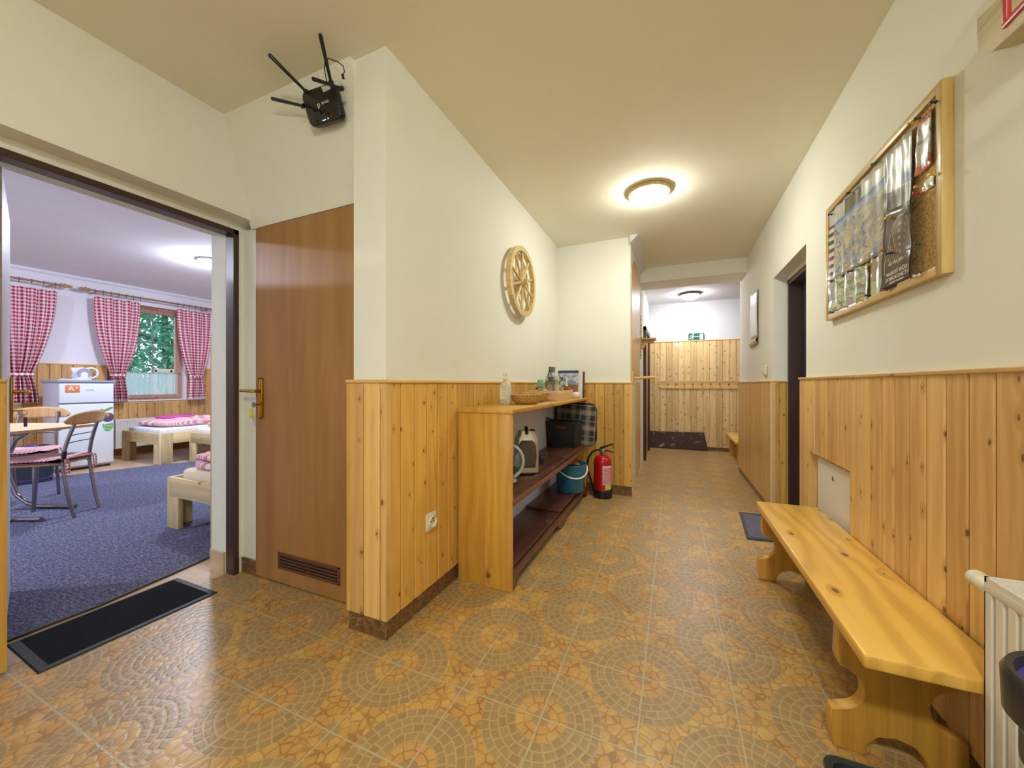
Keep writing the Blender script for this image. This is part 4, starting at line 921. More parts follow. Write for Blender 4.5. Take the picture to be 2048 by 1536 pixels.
# round desk fan
t = thing('desk_fan', 'round white-rimmed desk fan half hidden by the near side panel of the console shelf', 'fan', (-.925, 2.04, ZM), math.radians(30))
FW_ = flat((176, 196, 200), .35, name='pale_teal_plastic')
b = B(smooth=True); n = 40; b.tube([(.105 * math.cos(i * 2 * math.pi / n), -.03, .135 + .105 * math.sin(i * 2 * math.pi / n)) for i in range(n)], .009, 8, closed=True); b.tube([(.105 * math.cos(i * 2 * math.pi / n), .0, .135 + .105 * math.sin(i * 2 * math.pi / n)) for i in range(n)], .007, 8, closed=True); b.obj('cage_ring', FW_, t)
b = B(smooth=True)
for k in range(28):
    a = k * 2 * math.pi / 28; b.tube([(.02 * math.cos(a), -.046, .135 + .02 * math.sin(a)), (.07 * math.cos(a), -.043, .135 + .07 * math.sin(a)), (.105 * math.cos(a), -.030, .135 + .105 * math.sin(a))], .0015, 5)
b.obj('cage_wires', flat((90, 96, 96), .3, .6, name='fan_wire'), t)
b = B(smooth=True); b.lathe([(.001, -.05), (.022, -.049), (.024, -.043), (.024, .05), (.03, .055), (.03, .09), (.001, .092)], (0, 0, .135), 1, 20, cap=False); b.obj('motor', FW_, t)
for k in range(3):
    a = k * 2.094; b = B(smooth=True); b.grid(lambda p_, q_: Vector(((.022 + .07 * p_) * math.cos(a + (q_ - .5) * 1.1), -.02 + .02 * (q_ - .5), .135 + (.022 + .07 * p_) * math.sin(a + (q_ - .5) * 1.1))), 5, 6); b.obj('blade', flat((120, 134, 140), .3, name='blade_grey'), t, solid=.0015)
b = B(smooth=True); b.lathe([(.075, 0), (.078, .006), (.06, .016), (.014, .022), (.012, .05)], (0, .05, 0), 2, 28); b.tube([(0, .05, .04), (0, .07, .135)], .011, 10); b.obj('stand', FW_, t)
# coiled cable
q = at(1090, 2.86)
b = B(smooth=True); pts = []
for i in range(70): a = i * .36; r = .055 + .012 * math.sin(i * .7); pts.append((r * math.cos(a), .9 * r * math.sin(a), .006 + .0005 * i + .004 * math.sin(i)))
b.tube(pts, .0042, 7); o = b.obj('power_cable', BLACKP); o.location = (-.955, 2.66, ZM - .002); tag(o, 'coiled black power cable lying on the middle shelf beside the fan heater', 'cable')
b = B(smooth=True); b.box((0, 0, 0), (.05, .022, .02), .005); b.tube([(.05, .008, .01), (.07, .008, .01)], .0024, 6); b.tube([(.05, .016, .01), (.07, .016, .01)], .0024, 6); b.obj('plug', BLACKP, o).location = (-.06, -.05, .004)
# black woven storage basket
t = thing('storage_basket', 'black woven plastic basket with cut-out handles on the middle shelf', 'basket', (-.952, 3.465, ZM))
b = B(smooth=True); rr_ = loftrr(b, [(.262, .20, .02, .0), (.272, .21, .022, .006), (.298, .236, .026, .228), (.306, .244, .03, .232), (.306, .244, .03, .244), (.290, .228, .026, .244), (.264, .202, .02, .012)], .02); b.bm.faces.new(rr_[0][::-1]); b.bm.faces.new(rr_[-1]); b.obj('basket_body', WKB, t)
b = B(smooth=True); b.box((-.05, -.1175, .18), (.05, -.113, .205), .008, 3); b.obj('handle_slot', flat((120, 70, 38), .6, name='slot_brown'), t)
b = B(smooth=True); b.tube([(-.150, -.10, .235), (-.165, -.105, .262), (-.16, -.09, .272), (-.13, -.06, .262), (-.105, -.02, .245)], .009, 8); b.obj('bent_handle', BLACKP, t)
b = B(smooth=True); b.grid(lambda a, c: Vector((-.13 + .26 * a, -.10 + .2 * c, .225 + .016 * noise.noise(Vector((a * 4, c * 4, 2.0))) - .02 * ((2 * a - 1) ** 4 + (2 * c - 1) ** 4))), 14, 12); b.obj('cloth_content', flat((58, 58, 60), .5, name='dark_cloth'), t, solid=.002)
# plaid cushions
def plaid(m, u, v):
    def band(t, a, b_): return (t.gt(a)) * (t.lt(b_))
    fu = (u * 2.7).fract(); fv = (v * 2.7).fract(); w = band(fu, .0, .34) + band(fv, .0, .34); l = (fu - .64).abs().lt(.018).max((fv - .64).abs().lt(.018)).max((fu - .17).abs().lt(.012)).max((fv - .17).abs().lt(.012))
    c = m.mix(w * .5, (52, 52, 60), (150, 140, 122)); return m.mix(l * .5, c, (214, 210, 200))
PLD = pm('plaid_fabric', plaid, .95)
for i in range(3):
    lbl = ['front plaid seat cushion of three, standing behind the black basket on the middle shelf', 'middle one of the three plaid seat cushions on the middle shelf', 'rearmost of the three plaid seat cushions, touching the end panel of the shelf'][i]
    t = thing('seat_cushion', lbl, 'cushion', (-.896 + .006 * i, 3.612 + .030 * i, ZM + .004), 0, 'plaid cushions on the middle shelf'); t.rotation_euler = (0, math.radians(4 - 3 * i), 0)
    def pil(sd):
        def fn(a, c):
            x = (a - .5) * .395; z = c * .395; r = .06; dx = max(abs(x) - (.1975 - r), 0); dz = max(abs(z - .1975) - (.1975 - r), 0); dd = math.hypot(dx, dz)
            if dd > r: k = r / dd; x = math.copysign(.1975 - r + dx * k, x); z = .1975 + math.copysign(.1975 - r + dz * k, z - .1975)
            e = min(1, max(0, 1 - max(abs(x), abs(z - .1975)) / .1975) * 7); return Vector((x, sd * (.003 + .0095 * e ** .6), z))
        return fn
    b = B(smooth=True); b.grid(pil(-1), 30, 30); b.grid(pil(1), 30, 30); b.obj('cushion_body', PLD, t)
    b = B(smooth=True); n = 72; pts = []
    for k in range(n):
        a = k * 2 * math.pi / n; x = .28 * math.cos(a); z = .28 * math.sin(a); x = max(-.1975, min(.1975, x)); z = max(-.1975, min(.1975, z)); r = .06; dx = max(abs(x) - (.1975 - r), 0); dz = max(abs(z) - (.1975 - r), 0); dd = math.hypot(dx, dz)
        if dx > 0 and dz > 0 and dd > r * .999: kk_ = r / dd; x = math.copysign(.1975 - r + dx * kk_, x); z = math.copysign(.1975 - r + dz * kk_, z)
        pts.append((x, 0, z + .1975))
    b.tube(pts, .0045, 6, closed=True); b.obj('piping', flat((40, 42, 54), .8, name='navy_piping'), t)
# bucket
t = thing('bucket', 'blue plastic bucket with a white handle on the bottom shelf', 'bucket', (-.868, 3.36, .131))
BL = flat((40, 110, 142), .3, name='blue_plastic')
b = B(smooth=True); b.lathe([(.001, 0), (.112, 0), (.118, .006), (.138, .225), (.146, .228), (.148, .246), (.141, .250), (.136, .243), (.114, .010), (.001, .008)], seg=48, cap=False); b.obj('bucket_body', BL, t)
b = B(smooth=True); b.tube([(.150 * math.cos(a), .150 * math.sin(a) - .0, .225 - .085 * math.sin(math.pi * (i / 20)) ** .8) for i, a in [(k, math.radians(-125 + 145 * k / 20)) for k in range(21)]], [.005] + [.0075] * 19 + [.005], 10); b.obj('handle', flat((226, 226, 220), .35, name='white_handle'), t)
bs2 = thing('dustpan', 'brown dustpan lying in the mouth of the blue bucket', 'dustpan', (-.87, 3.36, .131))
b = B(smooth=True); b.prism([(-.10, -.07), (.095, -.05), (.06, .06), (-.09, .07)], 2, .245, .251, .001); b.box((-.10, .055, .245), (.06, .062, .275)); b.obj('pan', flat((176, 116, 82), .5, name='tan_plastic'), bs2); bs2.rotation_euler = (0, 0, .1)
b = B(smooth=True); b.tube([(-.02, .05, .255), (-.04, .11, .25), (-.05, .13, .24)], .010, 8); b.obj('pan_handle', flat((176, 116, 82), .5, name='tan_plastic'), bs2)
# fire extinguisher
t = thing('fire_extinguisher', 'red fire extinguisher standing on the floor at the far end of the console shelf', 'fire extinguisher', (-.640, 3.715, 0))
RD = flat((186, 18, 26), .25, name='extinguisher_red'); r = .084
b = B(smooth=True); b.lathe([(r * .98, .03), (r, .05), (r, .345), (r * .93, .372), (r * .7, .398), (.030, .408), (.022, .412), (.022, .425)], seg=48, cap=False); b.obj('cylinder', RD, t)
b = B(smooth=True); b.lathe([(.001, 0), (r * 1.05, 0), (r * 1.07, .006), (r * 1.05, .078), (r * 1.0, .082)], seg=48, cap=False); b.obj('base_ring', BLACKP, t)
b = B(smooth=True); b.lathe([(.020, .418), (.020, .440), (.014, .444), (.014, .47), (.002, .472)], seg=20); b.box((-.022, -.014, .440), (.022, .014, .468), .005); b.lathe([(.001, .0), (.013, .0), (.013, .012), (.001, .013)], (.018, -.026, .43), 1, 14, cap=False); b.obj('valve', STEEL, t)
b = B(smooth=True); b.prism([(-.03, .468), (-.018, .462), (.03, .485), (.10, .515), (.108, .525), (.095, .526), (.02, .500), (-.026, .482)], 1, -.010, .010, .002); b.obj('squeeze_lever', BLACKP, t)
b = B(smooth=True); b.prism([(.018, .458), (.06, .456), (.105, .444), (.107, .436), (.06, .445), (.018, .446)], 1, -.009, .009, .002); b.obj('carry_handle', BLACKP, t)
b = B(smooth=True); b.tube([(-.02, 0, .452), (-.06, 0, .452), (-.10, -.005, .43), (-.135, -.01, .38), (-.148, -.012, .31), (-.142, -.012, .25), (-.120, -.01, .18), (-.10, -.008, .12), (-.092, -.004, .075), (-.092, 0, .045)], .0095, 12); b.obj('hose', BLACKP, t)
def el(m, u, v):
    c = lines(m, (u * 1.0), v, 22, 7., .8, .5); return m.mix(c.max((u.lt(.06)).max(u.gt(.94)).max(v.lt(.03)).max(v.gt(.93))), (190, 22, 34), (240, 226, 226))
def cyl_patch(b, a0, a1, z0, z1, rr): b.grid(lambda a, c: Vector((rr * math.cos(a0 + (a1 - a0) * a), rr * math.sin(a0 + (a1 - a0) * a), z0 + (z1 - z0) * c)), 12, 2)
b = B(smooth=True); cyl_patch(b, math.radians(-80), math.radians(-5), .135, .315, r + .0008); lo_ = b.obj('instruction_label', pm('extinguisher_label', el, .4), t, recalc=False)
b = B(smooth=True); cyl_patch(b, math.radians(-64), math.radians(-10), .088, .132, r + .0008); b.obj('inspection_sticker', flat((214, 214, 90), .5, name='sticker_yellow'), t, recalc=False)

# ------------------------------------------------------------------ wifi router
LEAN = math.atan(.16 / .555)
cpt = Vector((-1.50, 1.232 + (2.547 - 2.385) * .288 - .045, 2.385)); nrm = Vector((0, -math.cos(LEAN), -math.sin(LEAN)))
def PLN(u, v, off=0.0):
    r_ = Vector(_ray(u, v)); o_ = Vector((0, 0, CH)); p0_ = cpt + nrm * off; t_ = (p0_ - o_).dot(nrm) / r_.dot(nrm); return o_ + r_ * t_
rt = thing('wifi_router', 'black square wifi router with four antennas mounted above the brown door', 'router', cpt); rt.rotation_euler = (LEAN, 0, 0); RI = Matrix.Rotation(-LEAN, 3, 'X')
def rl(u, v, off=0.0): return RI @ (PLN(u, v, off) - cpt)
cn = [rl(602, 186), rl(668, 163), rl(686, 236), rl(622, 256)]; cs = [Vector((c.x, c.z)) for c in cn]
def rpoly(P_, r, n=6, sc_=1.0):
    c0 = sum(P_, Vector((0, 0))) / len(P_); P_ = [c0 + (p_ - c0) * sc_ for p_ in P_]; out = []
    for i in range(len(P_)):
        p_, a, c = P_[i], P_[i - 1], P_[(i + 1) % len(P_)]; d1 = (a - p_).normalized(); d2 = (c - p_).normalized()
        A = p_ + d1 * r; C = p_ + d2 * r
        for k in range(n + 1):
            s_ = k / n; out.append(A * (1 - s_) ** 2 + p_ * 2 * s_ * (1 - s_) + C * s_ ** 2)
    return out
RBK = M('router_black'); x_, y_, z_ = RBK.pos(); RBK.col((24, 23, 22)).set(rough=.22).bump(((x_ * 900.0 + z_ * 500.0).sin()), .25, .001); RBK = RBK.m
b = B(smooth=True); rings = []
for sc_, yy in ((.94, .030), (1.0, .022), (1.0, .004), (.985, -.002), (.95, -.005)): rings.append([b.bm.verts.new((q.x, yy, q.y)) for q in rpoly(cs, .032, 6, sc_)])
for A, C in zip(rings, rings[1:]):
    for i in range(len(A)): b.bm.faces.new([A[i], A[(i + 1) % len(A)], C[(i + 1) % len(A)], C[i]])
b.bm.faces.new(rings[0]); b.bm.faces.new(rings[-1][::-1]); b.obj('router_body', RBK, rt)
def ant(p0, p1, w0=.0065, w1=.0085):
    b = B(smooth=True); d = (p1 - p0); b.tube([p0, p0 + d * .12, p0 + d * .5, p1 - d * .03, p1], [w0 * .95, w0, (w0 + w1) / 2, w1, w1 * .6], 8); b.obj('antenna', BLACKP, rt)
    b = B(smooth=True); b.lathe([(.001, -.009), (.009, -.008), (.010, 0), (.009, .008), (.001, .009)], p0, 0, 12, cap=False); b.obj('antenna_hinge', BLACKP, rt)
def loc_(P_): return RI @ (P_ - cpt)
ant(rl(612, 183, .0), loc_(G(537, 108, 2.515))); ant(rl(606, 212, .0), loc_(PY(543, 197, 1.19))); ant(rl(662, 165, .0), loc_(G(640, 67, 2.525))); ant(rl(683, 177, .015), rl(624, 157, .07))
b = B(); qs_ = [rl(642, 174, .006), rl(660, 168, .006), rl(661, 178, .006), rl(647, 185, .006)]; b.poly([tuple(q) for q in qs_]); b.obj('sticker', flat((206, 204, 206), .5, name='sticker_white'), rt, solid=.0006)
for (u, v) in ((646, 241), (648.5, 240), (651, 239), (656, 236.5)):
    q = rl(u, v, .0065); b = B(smooth=True); b.box((q.x - .0018, q.y - .001, q.z - .0018), (q.x + .0018, q.y + .002, q.z + .0018), .0006); b.obj('status_light', emit((.8, 1, .8), .25, 'led'), rt)
b = B()
for i, (u, v) in enumerate(((612, 211), (617, 214), (622, 216), (627, 219), (632, 221), (637, 220), (641, 225), (647, 222), (651, 229), (656, 226), (634, 242))):
    q = rl(u, v, .0058); b.box((q.x - .0035, q.y - .001, q.z - (.0045 if i % 3 else .007)), (q.x + .0035, q.y + .0008, q.z + .004), rot=Matrix.Rotation(.4 * (i % 3 - 1), 3, 'Y'), piv=q)
b.obj('vent_slots', flat((3, 3, 3), .9, name='vent_black'), rt)
ta = math.atan2((cs[1] - cs[0]).y, (cs[1] - cs[0]).x)
q = rl(645, 209, .0068); text('tp-link', .017, LET, 'logo', rt, (q.x + .018, q.y, q.z + .006), (math.pi / 2, -ta, 0), .0003)
q = rl(637.5, 211, .0068); b = B(smooth=True); b.tube([(q.x + .0068 * math.cos(a), q.y, q.z + .0068 * math.sin(a)) for a in [math.radians(-70 + i * 24) for i in range(13)]], .0016, 6); b.tube([(q.x - .002, q.y, q.z - .002), (q.x - .003, q.y, q.z - .013)], .0016, 6); b.obj('logo_mark', LET, rt)
b = B(smooth=True); b.tube([rl(654, 164, .01), rl(649, 140, .03), rl(650, 122, .06), rl(657, 117, .06), rl(676, 124, .05), rl(686, 132, .035), rl(689, 143, .02), rl(686, 150, .01)], .0022, 7); b.obj('power_lead', BLACKP, rt)
b = B(smooth=True); b.tube([rl(685, 148, .01), rl(687, 158, .008)], .0055, 8); b.obj('plug', BLACKP, rt)
b = B(smooth=True); b.tube([rl(636, 166, -.01), rl(635, 138, -.005), rl(637, 124, .03), rl(645, 118, .045), rl(658, 120, .035), rl(670, 134, .01), rl(684, 150, .004)], .0020, 7); b.obj('white_lead', IVORY, rt)
b = B(smooth=True); c0 = rl(650, 205, -.034); b.box((c0.x - .05, c0.y - .004, c0.z - .05), (c0.x + .07, c0.y + .0105, c0.z + .06), .003); b.obj('mounting_plate', IVORY, rt)
#@@BEDROOM
# ------------------------------------------------------------------ windows
def glassm():
    m = M('window_glass'); nt = m.nt; out = nt.nodes['Material Output']; tr = nt.nodes.new('ShaderNodeBsdfTransparent'); gl = nt.nodes.new('ShaderNodeBsdfGlossy'); gl.inputs['Roughness'].default_value = .02
    mx = nt.nodes.new('ShaderNodeMixShader'); mx.inputs[0].default_value = .06; nt.links.new(tr.outputs[0], mx.inputs[1]); nt.links.new(gl.outputs[0], mx.inputs[2]); nt.links.new(mx.outputs[0], out.inputs[0]); return m.m
GLASS = glassm(); WINW = pine('window_frame_brown', .5, (190, 146, 126), (168, 122, 104), knots=.0, seed=11.)
def window(name, x, y0, y1, z0, z1, bars=True, axis=0):
    t = bpy.data.objects.new(name, None); COL.objects.link(t); struct(t); t.location = (x, (y0 + y1) / 2, z0) if axis == 0 else ((y0 + y1) / 2, x, z0)
    w = (y1 - y0) / 2; h = z1 - z0
    def bb(b, a0, a1, c0, c1, d0, d1, bev=.004):
        if axis == 0: b.box((d0, a0, c0), (d1, a1, c1), bev)
        else: b.box((a0, d0, c0), (a1, d1, c1), bev)
    b = B(smooth=True); f = .055
    for (a0, a1, c0, c1) in ((-w, -w + f, 0, h), (w - f, w, 0, h), (-w + f, w - f, 0, f), (-w + f, w - f, h - f, h)): bb(b, a0, a1, c0, c1, -.035, .035)
    b.obj('window_frame', WINW, t)
    b = B(smooth=True); s_ = .06; a0_, a1_ = -w + f - .008, w - f + .008; c0_, c1_ = f - .008, h - f + .008
    for (a0, a1, c0, c1) in ((a0_, a0_ + s_, c0_, c1_), (a1_ - s_, a1_, c0_, c1_), (a0_ + s_, a1_ - s_, c0_, c0_ + s_), (a0_ + s_, a1_ - s_, c1_ - s_, c1_)): bb(b, a0, a1, c0, c1, .0, .05)
    b.obj('sash', WINW, t)
    if bars:
        b = B(); m_ = (a0_ + a1_) / 2
        bb(b, a1_ - s_ - .30, a1_ - s_ - .284, c0_ + s_, c1_ - s_, .012, .026, 0)
        for k in (.46, .80)[:1]: bb(b, a0_ + s_, a1_ - s_, h * .615, h * .615 + .014, .012, .026, 0)
        b.obj('glazing_bar', flat((130, 140, 140), .4, name='bar_grey'), t)
    b = B(); bb(b, -w + f, w - f, f, h - f, .016, .020, 0); b.obj('pane', GLASS, t)
    return t
window('window_1', WXB - .12, 2.76, 3.74, .83, 2.36)
window('window_2', WXB - .12, .75, 1.72, .83, 2.36)
window('fill_window', -2.62, -1.9, .2, .85, 2.25, False, 1)  # invented opening behind the camera, added to let in cool fill daylight
b = B(smooth=True); b.box((WXB - .10, 2.765, .825), (WXB + .035, 3.80, .845), .004); struct(b.obj('trim_19', WHITE))
# café net curtain
def netm():
    m = M('net_curtain'); nt = m.nt; u, v = m.uv(); out = nt.nodes['Material Output']; tr = nt.nodes.new('ShaderNodeBsdfTransparent'); tl = nt.nodes.new('ShaderNodeBsdfTranslucent'); df = nt.nodes.new('ShaderNodeBsdfDiffuse')
    df.inputs[0].default_value = lin((226, 240, 240)); tl.inputs[0].default_value = lin((226, 240, 240)); a = nt.nodes.new('ShaderNodeAddShader')
    m1 = nt.nodes.new('ShaderNodeMixShader'); m1.inputs[0].default_value = .6; nt.links.new(df.outputs[0], m1.inputs[1]); nt.links.new(tl.outputs[0], m1.inputs[2])
    m2 = nt.nodes.new('ShaderNodeMixShader'); w = ((u * 900.0).sin() * (v * 900.0).sin()) * .15 + .74; nt.links.new(w.k, m2.inputs[0]); nt.links.new(tr.outputs[0], m2.inputs[1]); nt.links.new(m1.outputs[0], m2.inputs[2]); nt.links.new(m2.outputs[0], out.inputs[0]); return m.m
t = thing('net_curtain', 'white half-height net curtain on a thin rod across the bedroom window', 'curtain', (WXB - .045, 3.25, .93))
zt = .36
b = B(smooth=True); b.grid(lambda a, c: Vector((.010 * math.sin(a * 70) + .004 * math.sin(a * 31 + c), -.40 + .80 * a, -.012 + .009 * abs(math.sin(a * 44)) * (1 - c) + (zt + .012) * c)), 150, 8); b.obj('net', netm(), t)
b = B(smooth=True); b.tube([(0, -.42, zt - .012), (0, .43, zt - .012)], .005, 8); b.lathe([(.001, -.01), (.009, -.008), (.010, 0), (.009, .008), (.001, .01)], (0, .435, zt - .012), 1, 10, cap=False); b.obj('rod', STEEL, t)
# gingham curtains
def cloth(mname, c):
    m = bpy.data.materials[mname]; return m
def curtmat():
    m = M('gingham_curtain'); nt = m.nt; u, v = m.uv(); s_ = .047; a = (u / s_).fract().lt(.5); b_ = (v / s_).fract().lt(.5); col = m.mix((a + b_) * .5 * .99, (252, 246, 250), (206, 22, 72)); em = v.gt(1.500) * v.lt(1.530)
    col = m.mix(em, col, (246, 240, 242)); m.col(col).set(rough=.9, spec=.1)
    tl = nt.nodes.new('ShaderNodeBsdfTranslucent'); nt.links.new(col, tl.inputs[0]); mx = nt.nodes.new('ShaderNodeMixShader'); mx.inputs[0].default_value = .25; out = nt.nodes['Material Output']
    nt.links.new(m.b.outputs[0], mx.inputs[1]); nt.links.new(tl.outputs[0], mx.inputs[2]); nt.links.new(mx.outputs[0], out.inputs[0]); return m.m
CUR = curtmat(); XC = -7.63
def curtain(label, top, tie, bot, seed):
    """top, tie, bot: ((uL, vL), (uR, vR)) in the plane of the cloth"""
    T = [PX(*q, XC) for q in top]; I = [PX(*q, XC) for q in tie]; D = [PX(*q, XC) for q in bot]
    zt_, zi, zb = (T[0].z + T[1].z) / 2, (I[0].z + I[1].z) / 2, (D[0].z + D[1].z) / 2; H_ = zt_ - zb; kt = (zt_ - zi) / H_
    o0 = Vector((XC, (T[0].y + T[1].y) / 2, zb)); t = thing('curtain', label, 'curtain', o0, 0, 'gingham curtains along the bedroom window wall')
    def fn(a, c):   # c 0 top .. 1 bottom
        if c < kt: s_ = (c / kt); e = s_ ** 2.1 * (1.0) ; yl = T[0].y + (I[0].y - T[0].y) * e; yr = T[1].y + (I[1].y - T[1].y) * e
        else: s_ = (c - kt) / (1 - kt); e = math.sin(s_ * math.pi / 2); yl = I[0].y + (D[0].y - I[0].y) * e; yr = I[1].y + (D[1].y - I[1].y) * e
        near = math.exp(-((c - kt) / .16) ** 2); amp = .016 + .022 * c
        x = amp * math.sin(a * 34 + seed + 1.5 * math.sin(c * 3)) + .012 * math.sin(a * 13 + seed * 2 + c * 4); x *= (1 - .55 * math.exp(-((c - kt) / .02) ** 2))
        zz = zt_ - H_ * c - .012 * (.5 + .5 * math.cos(a * math.pi * 10)) * max(0, 1 - c * 12)
        return Vector((x, yl + (yr - yl) * a, zz)) - Vector((0, o0.y, zb))
    b = B(smooth=True); b.grid(fn, 110, 90, (.62, H_)); b.obj('cloth', CUR, t, solid=.002)
    c = kt; yl, yr = I[0].y - .012 - o0.y, I[1].y + .012 - o0.y; n = 24
    b = B(smooth=True)
    rows = [[b.bm.verts.new(((.045 + dx) * math.cos(k * 2 * math.pi / n), (yl + yr) / 2 + (yr - yl) / 2 * math.sin(k * 2 * math.pi / n), zi - zb + dz + .006 * math.sin(k * 1.9))) for k in range(n)] for dx, dz in ((-.004, -.022), (.004, 0), (-.004, .022))]
    for A, C in zip(rows, rows[1:]):
        for k in range(n): b.bm.faces.new([A[k], A[(k + 1) % n], C[(k + 1) % n], C[k]])
    b._tag(list(b.bm.faces)); b.obj('tie_band', GING, t, solid=.002)
    return T, t, o0
C1 = curtain('red gingham curtain at the left end of the bedroom window wall, above the chairs', ((8, 568), (114, 582)), ((22, 748), (66, 750)), ((18, 806), (80, 805)), 1.0)
C2 = curtain('red gingham curtain left of the bedroom window, beside the refrigerator', ((188, 592), (283, 606)), ((222, 749), (250, 751)), ((226, 804), (256, 803)), 2.3)
C3 = curtain('red gingham curtain right of the bedroom window, above the beds', ((354, 618), (424, 627)), ((380, 753), (405, 754)), ((379, 799), (409, 799)), 4.1)
RODW = pine('rod_wood', .5, (176, 134, 92), (150, 108, 70), knots=0, seed=30.)
def rod(label, y0, y1, z, ends):
    t = thing('curtain_rod', label, 'curtain rod', (XC, y0, z)); L_ = y1 - y0
    b = B(grain='y', smooth=True); b.tube([(0, 0, 0), (0, L_, 0)], .014, 14); b.obj('pole', RODW, t)
    for e in ends:
        yy, d = (L_, .7) if e == 'R' else (0, -.7)
        b = B(grain='y', smooth=True); b.lathe([(.014, 0), (.026, d * .01), (.026, d * .025), (.016, d * .035), (.03, d * .06), (.032, d * .075), (.018, d * .095), (.022, d * .115), (.026, d * .13), (.014, d * .155), (.004, d * .18)], (0, yy, 0), 1, 18); b.obj('finial', RODW, t)
    b = B(grain='x', smooth=True)
    for yy in (.06, L_ - .06): b.box((-.17, yy - .012, -.03), (.0, yy + .012, -.012), .003)
    b.obj('bracket', RODW, t); return t
zr = PX(200, 583, XC).z
rod('wooden curtain rod with a turned finial at the left end of the bedroom window wall', .6, PX(119, 571, XC).y, zr, 'R'); rod('wooden curtain rod carrying the middle and right-hand curtains', PX(181, 577, XC).y, PX(422, 618, XC).y + .0, zr, 'LR')
ORD = ['first metal', 'second metal', 'third metal', 'fourth metal', 'fifth metal', 'sixth metal', 'seventh metal']
for (T, t, o0), cnt, wh_ in ((C1, 5, 'the left-hand curtain'), (C2, 7, 'the middle curtain'), (C3, 7, 'the right-hand curtain')):
    for i in range(cnt):
        y = T[0].y + (T[1].y - T[0].y) * ((i + .15) / (cnt - .7)); 
        b = B(smooth=True); n = 14; b.tube([(.020 * math.cos(a), 0, .020 * math.sin(a)) for a in [k * 2 * math.pi / n for k in range(n)]], .003, 6, closed=True); b.tube([(0, 0, -.021), (0, 0, -.05)], .003, 6)
        o = b.obj('curtain_ring', flat((92, 80, 84), .4, .4, name='ring_metal')); o.location = (XC, y, zr); tag(o, f'{ORD[i]} clip ring from the left holding up {wh_}', 'curtain ring', f'clip rings of {wh_}')
# bedroom radiator
rb = radiator('radiator', 'long white radiator under the bedroom window, behind the far bed', 1.02, .45, .08, 0); rb.rotation_euler = (0, 0, math.pi / 2); rb.location = (-7.66, 2.80, .115)
b = B(smooth=True); b.tube([(1.02, .04, .40), (1.10, .04, .40)], .02, 14); b.obj('thermostat_valve', WHITE, rb)
# ------------------------------------------------------------------ refrigerator and kettle
FR = flat((222, 228, 232), .3, name='fridge_white'); fx, fy, fwid, fd, fh = -6.95, 2.035, .495, .48, 1.13
fr = thing('refrigerator', 'white two-door refrigerator with stickers standing against the bedroom window wall', 'refrigerator', (fx, fy, 0))
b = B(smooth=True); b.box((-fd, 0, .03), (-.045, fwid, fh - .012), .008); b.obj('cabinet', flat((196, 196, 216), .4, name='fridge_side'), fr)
b = B(smooth=True); b.box((-.042, .002, .055), (0, fwid - .002, .845), .010, 3); b.obj('lower_door', FR, fr); b = B(smooth=True); b.box((-.042, .002, .858), (0, fwid - .002, fh - .02), .010, 3); b.obj('upper_door', FR, fr)
b = B(smooth=True); b.box((-fd - .02, -.018, fh - .012), (.014, fwid + .018, fh + .018), .008, 2); b.obj('top_cover', flat((150, 156, 176), .4, name='fridge_top_grey'), fr)
b = B(); b.box((-.04, .01, .843), (-.008, fwid - .01, .859)); b.box((-.43, .02, .0), (-.40, .06, .03)); b.box((-.08, .02, .0), (-.05, .06, .03)); b.box((-.08, fwid - .06, .0), (-.05, fwid - .02, .03)); b.obj('seal_and_feet', flat((70, 76, 78), .6, name='seal_grey'), fr)
b = B(smooth=True); b.box((0, .05, .99), (.002, .175, 1.085), .001); st = b.obj('energy_sticker', flat((222, 126, 66), .5, name='sticker_orange'), fr)
text('A', .085, WH, 'lettering', st, (.0025, .100, 1.040), (math.pi / 2, 0, math.pi / 2)); text('+', .06, WH, 'lettering', st, (.0025, .152, 1.052), (math.pi / 2, 0, math.pi / 2))
text('LIVEN', .026, flat((90, 92, 98), .4, name='logo_grey'), 'lettering', fr, (.0006, .27, 1.018), (math.pi / 2, 0, math.pi / 2))
def ell(b, cy, cz, ry, rz_, x, rot=0, n=24): b.prism([(cy + ry * math.cos(a) * math.cos(rot) - rz_ * math.sin(a) * math.sin(rot), cz + ry * math.cos(a) * math.sin(rot) + rz_ * math.sin(a) * math.cos(rot)) for a in [k * 2 * math.pi / n for k in range(n)]], 0, 0, x)
b = B(); ell(b, .435, .655, .060, .062, .001); ft = b.obj('fruit_sticker', flat((86, 72, 104), .5, name='plum'), fr)
b = B(); ell(b, .418, .688, .036, .026, .0014); b.obj('apricot_print', flat((206, 128, 96), .5, name='apricot'), ft)
b = B(); ell(b, .44, .765, .050, .017, .0016, .5); ell(b, .385, .755, .026, .010, .0016, -.7); b.prism([(.378, .565), (.485, .575), (.485, .515), (.455, .468), (.415, .470), (.396, .50)], 0, 0, .001); b.obj('leaf_print', flat((104, 170, 96), .5, name='leaf_green'), ft)
text('Fresh\nFruit', .040, flat((206, 238, 190), .5, name='sticker_letters'), 'lettering', ft, (.0016, .435, .522), (math.pi / 2, .15, math.pi / 2))
kt_ = thing('kettle', 'white electric kettle standing on the refrigerator', 'kettle', (-7.10, 2.275, fh + .018), 0)
KW = flat((228, 228, 236), .3, name='kettle_white')
b = B(smooth=True); b.lathe([(.085, 0), (.090, .004), (.090, .018), (.084, .022)], seg=36); b.obj('power_base', KW, kt_)
b = B(smooth=True); b.lathe([(.001, .022), (.083, .022), (.087, .04), (.084, .09), (.072, .135), (.055, .158), (.02, .168), (.001, .169)], seg=36, cap=False); b.prism([(-.098, .150), (-.09, .162), (-.045, .164), (-.05, .10), (-.082, .09)], 0, -.018, .018, .004); b.obj('kettle_body', KW, kt_)
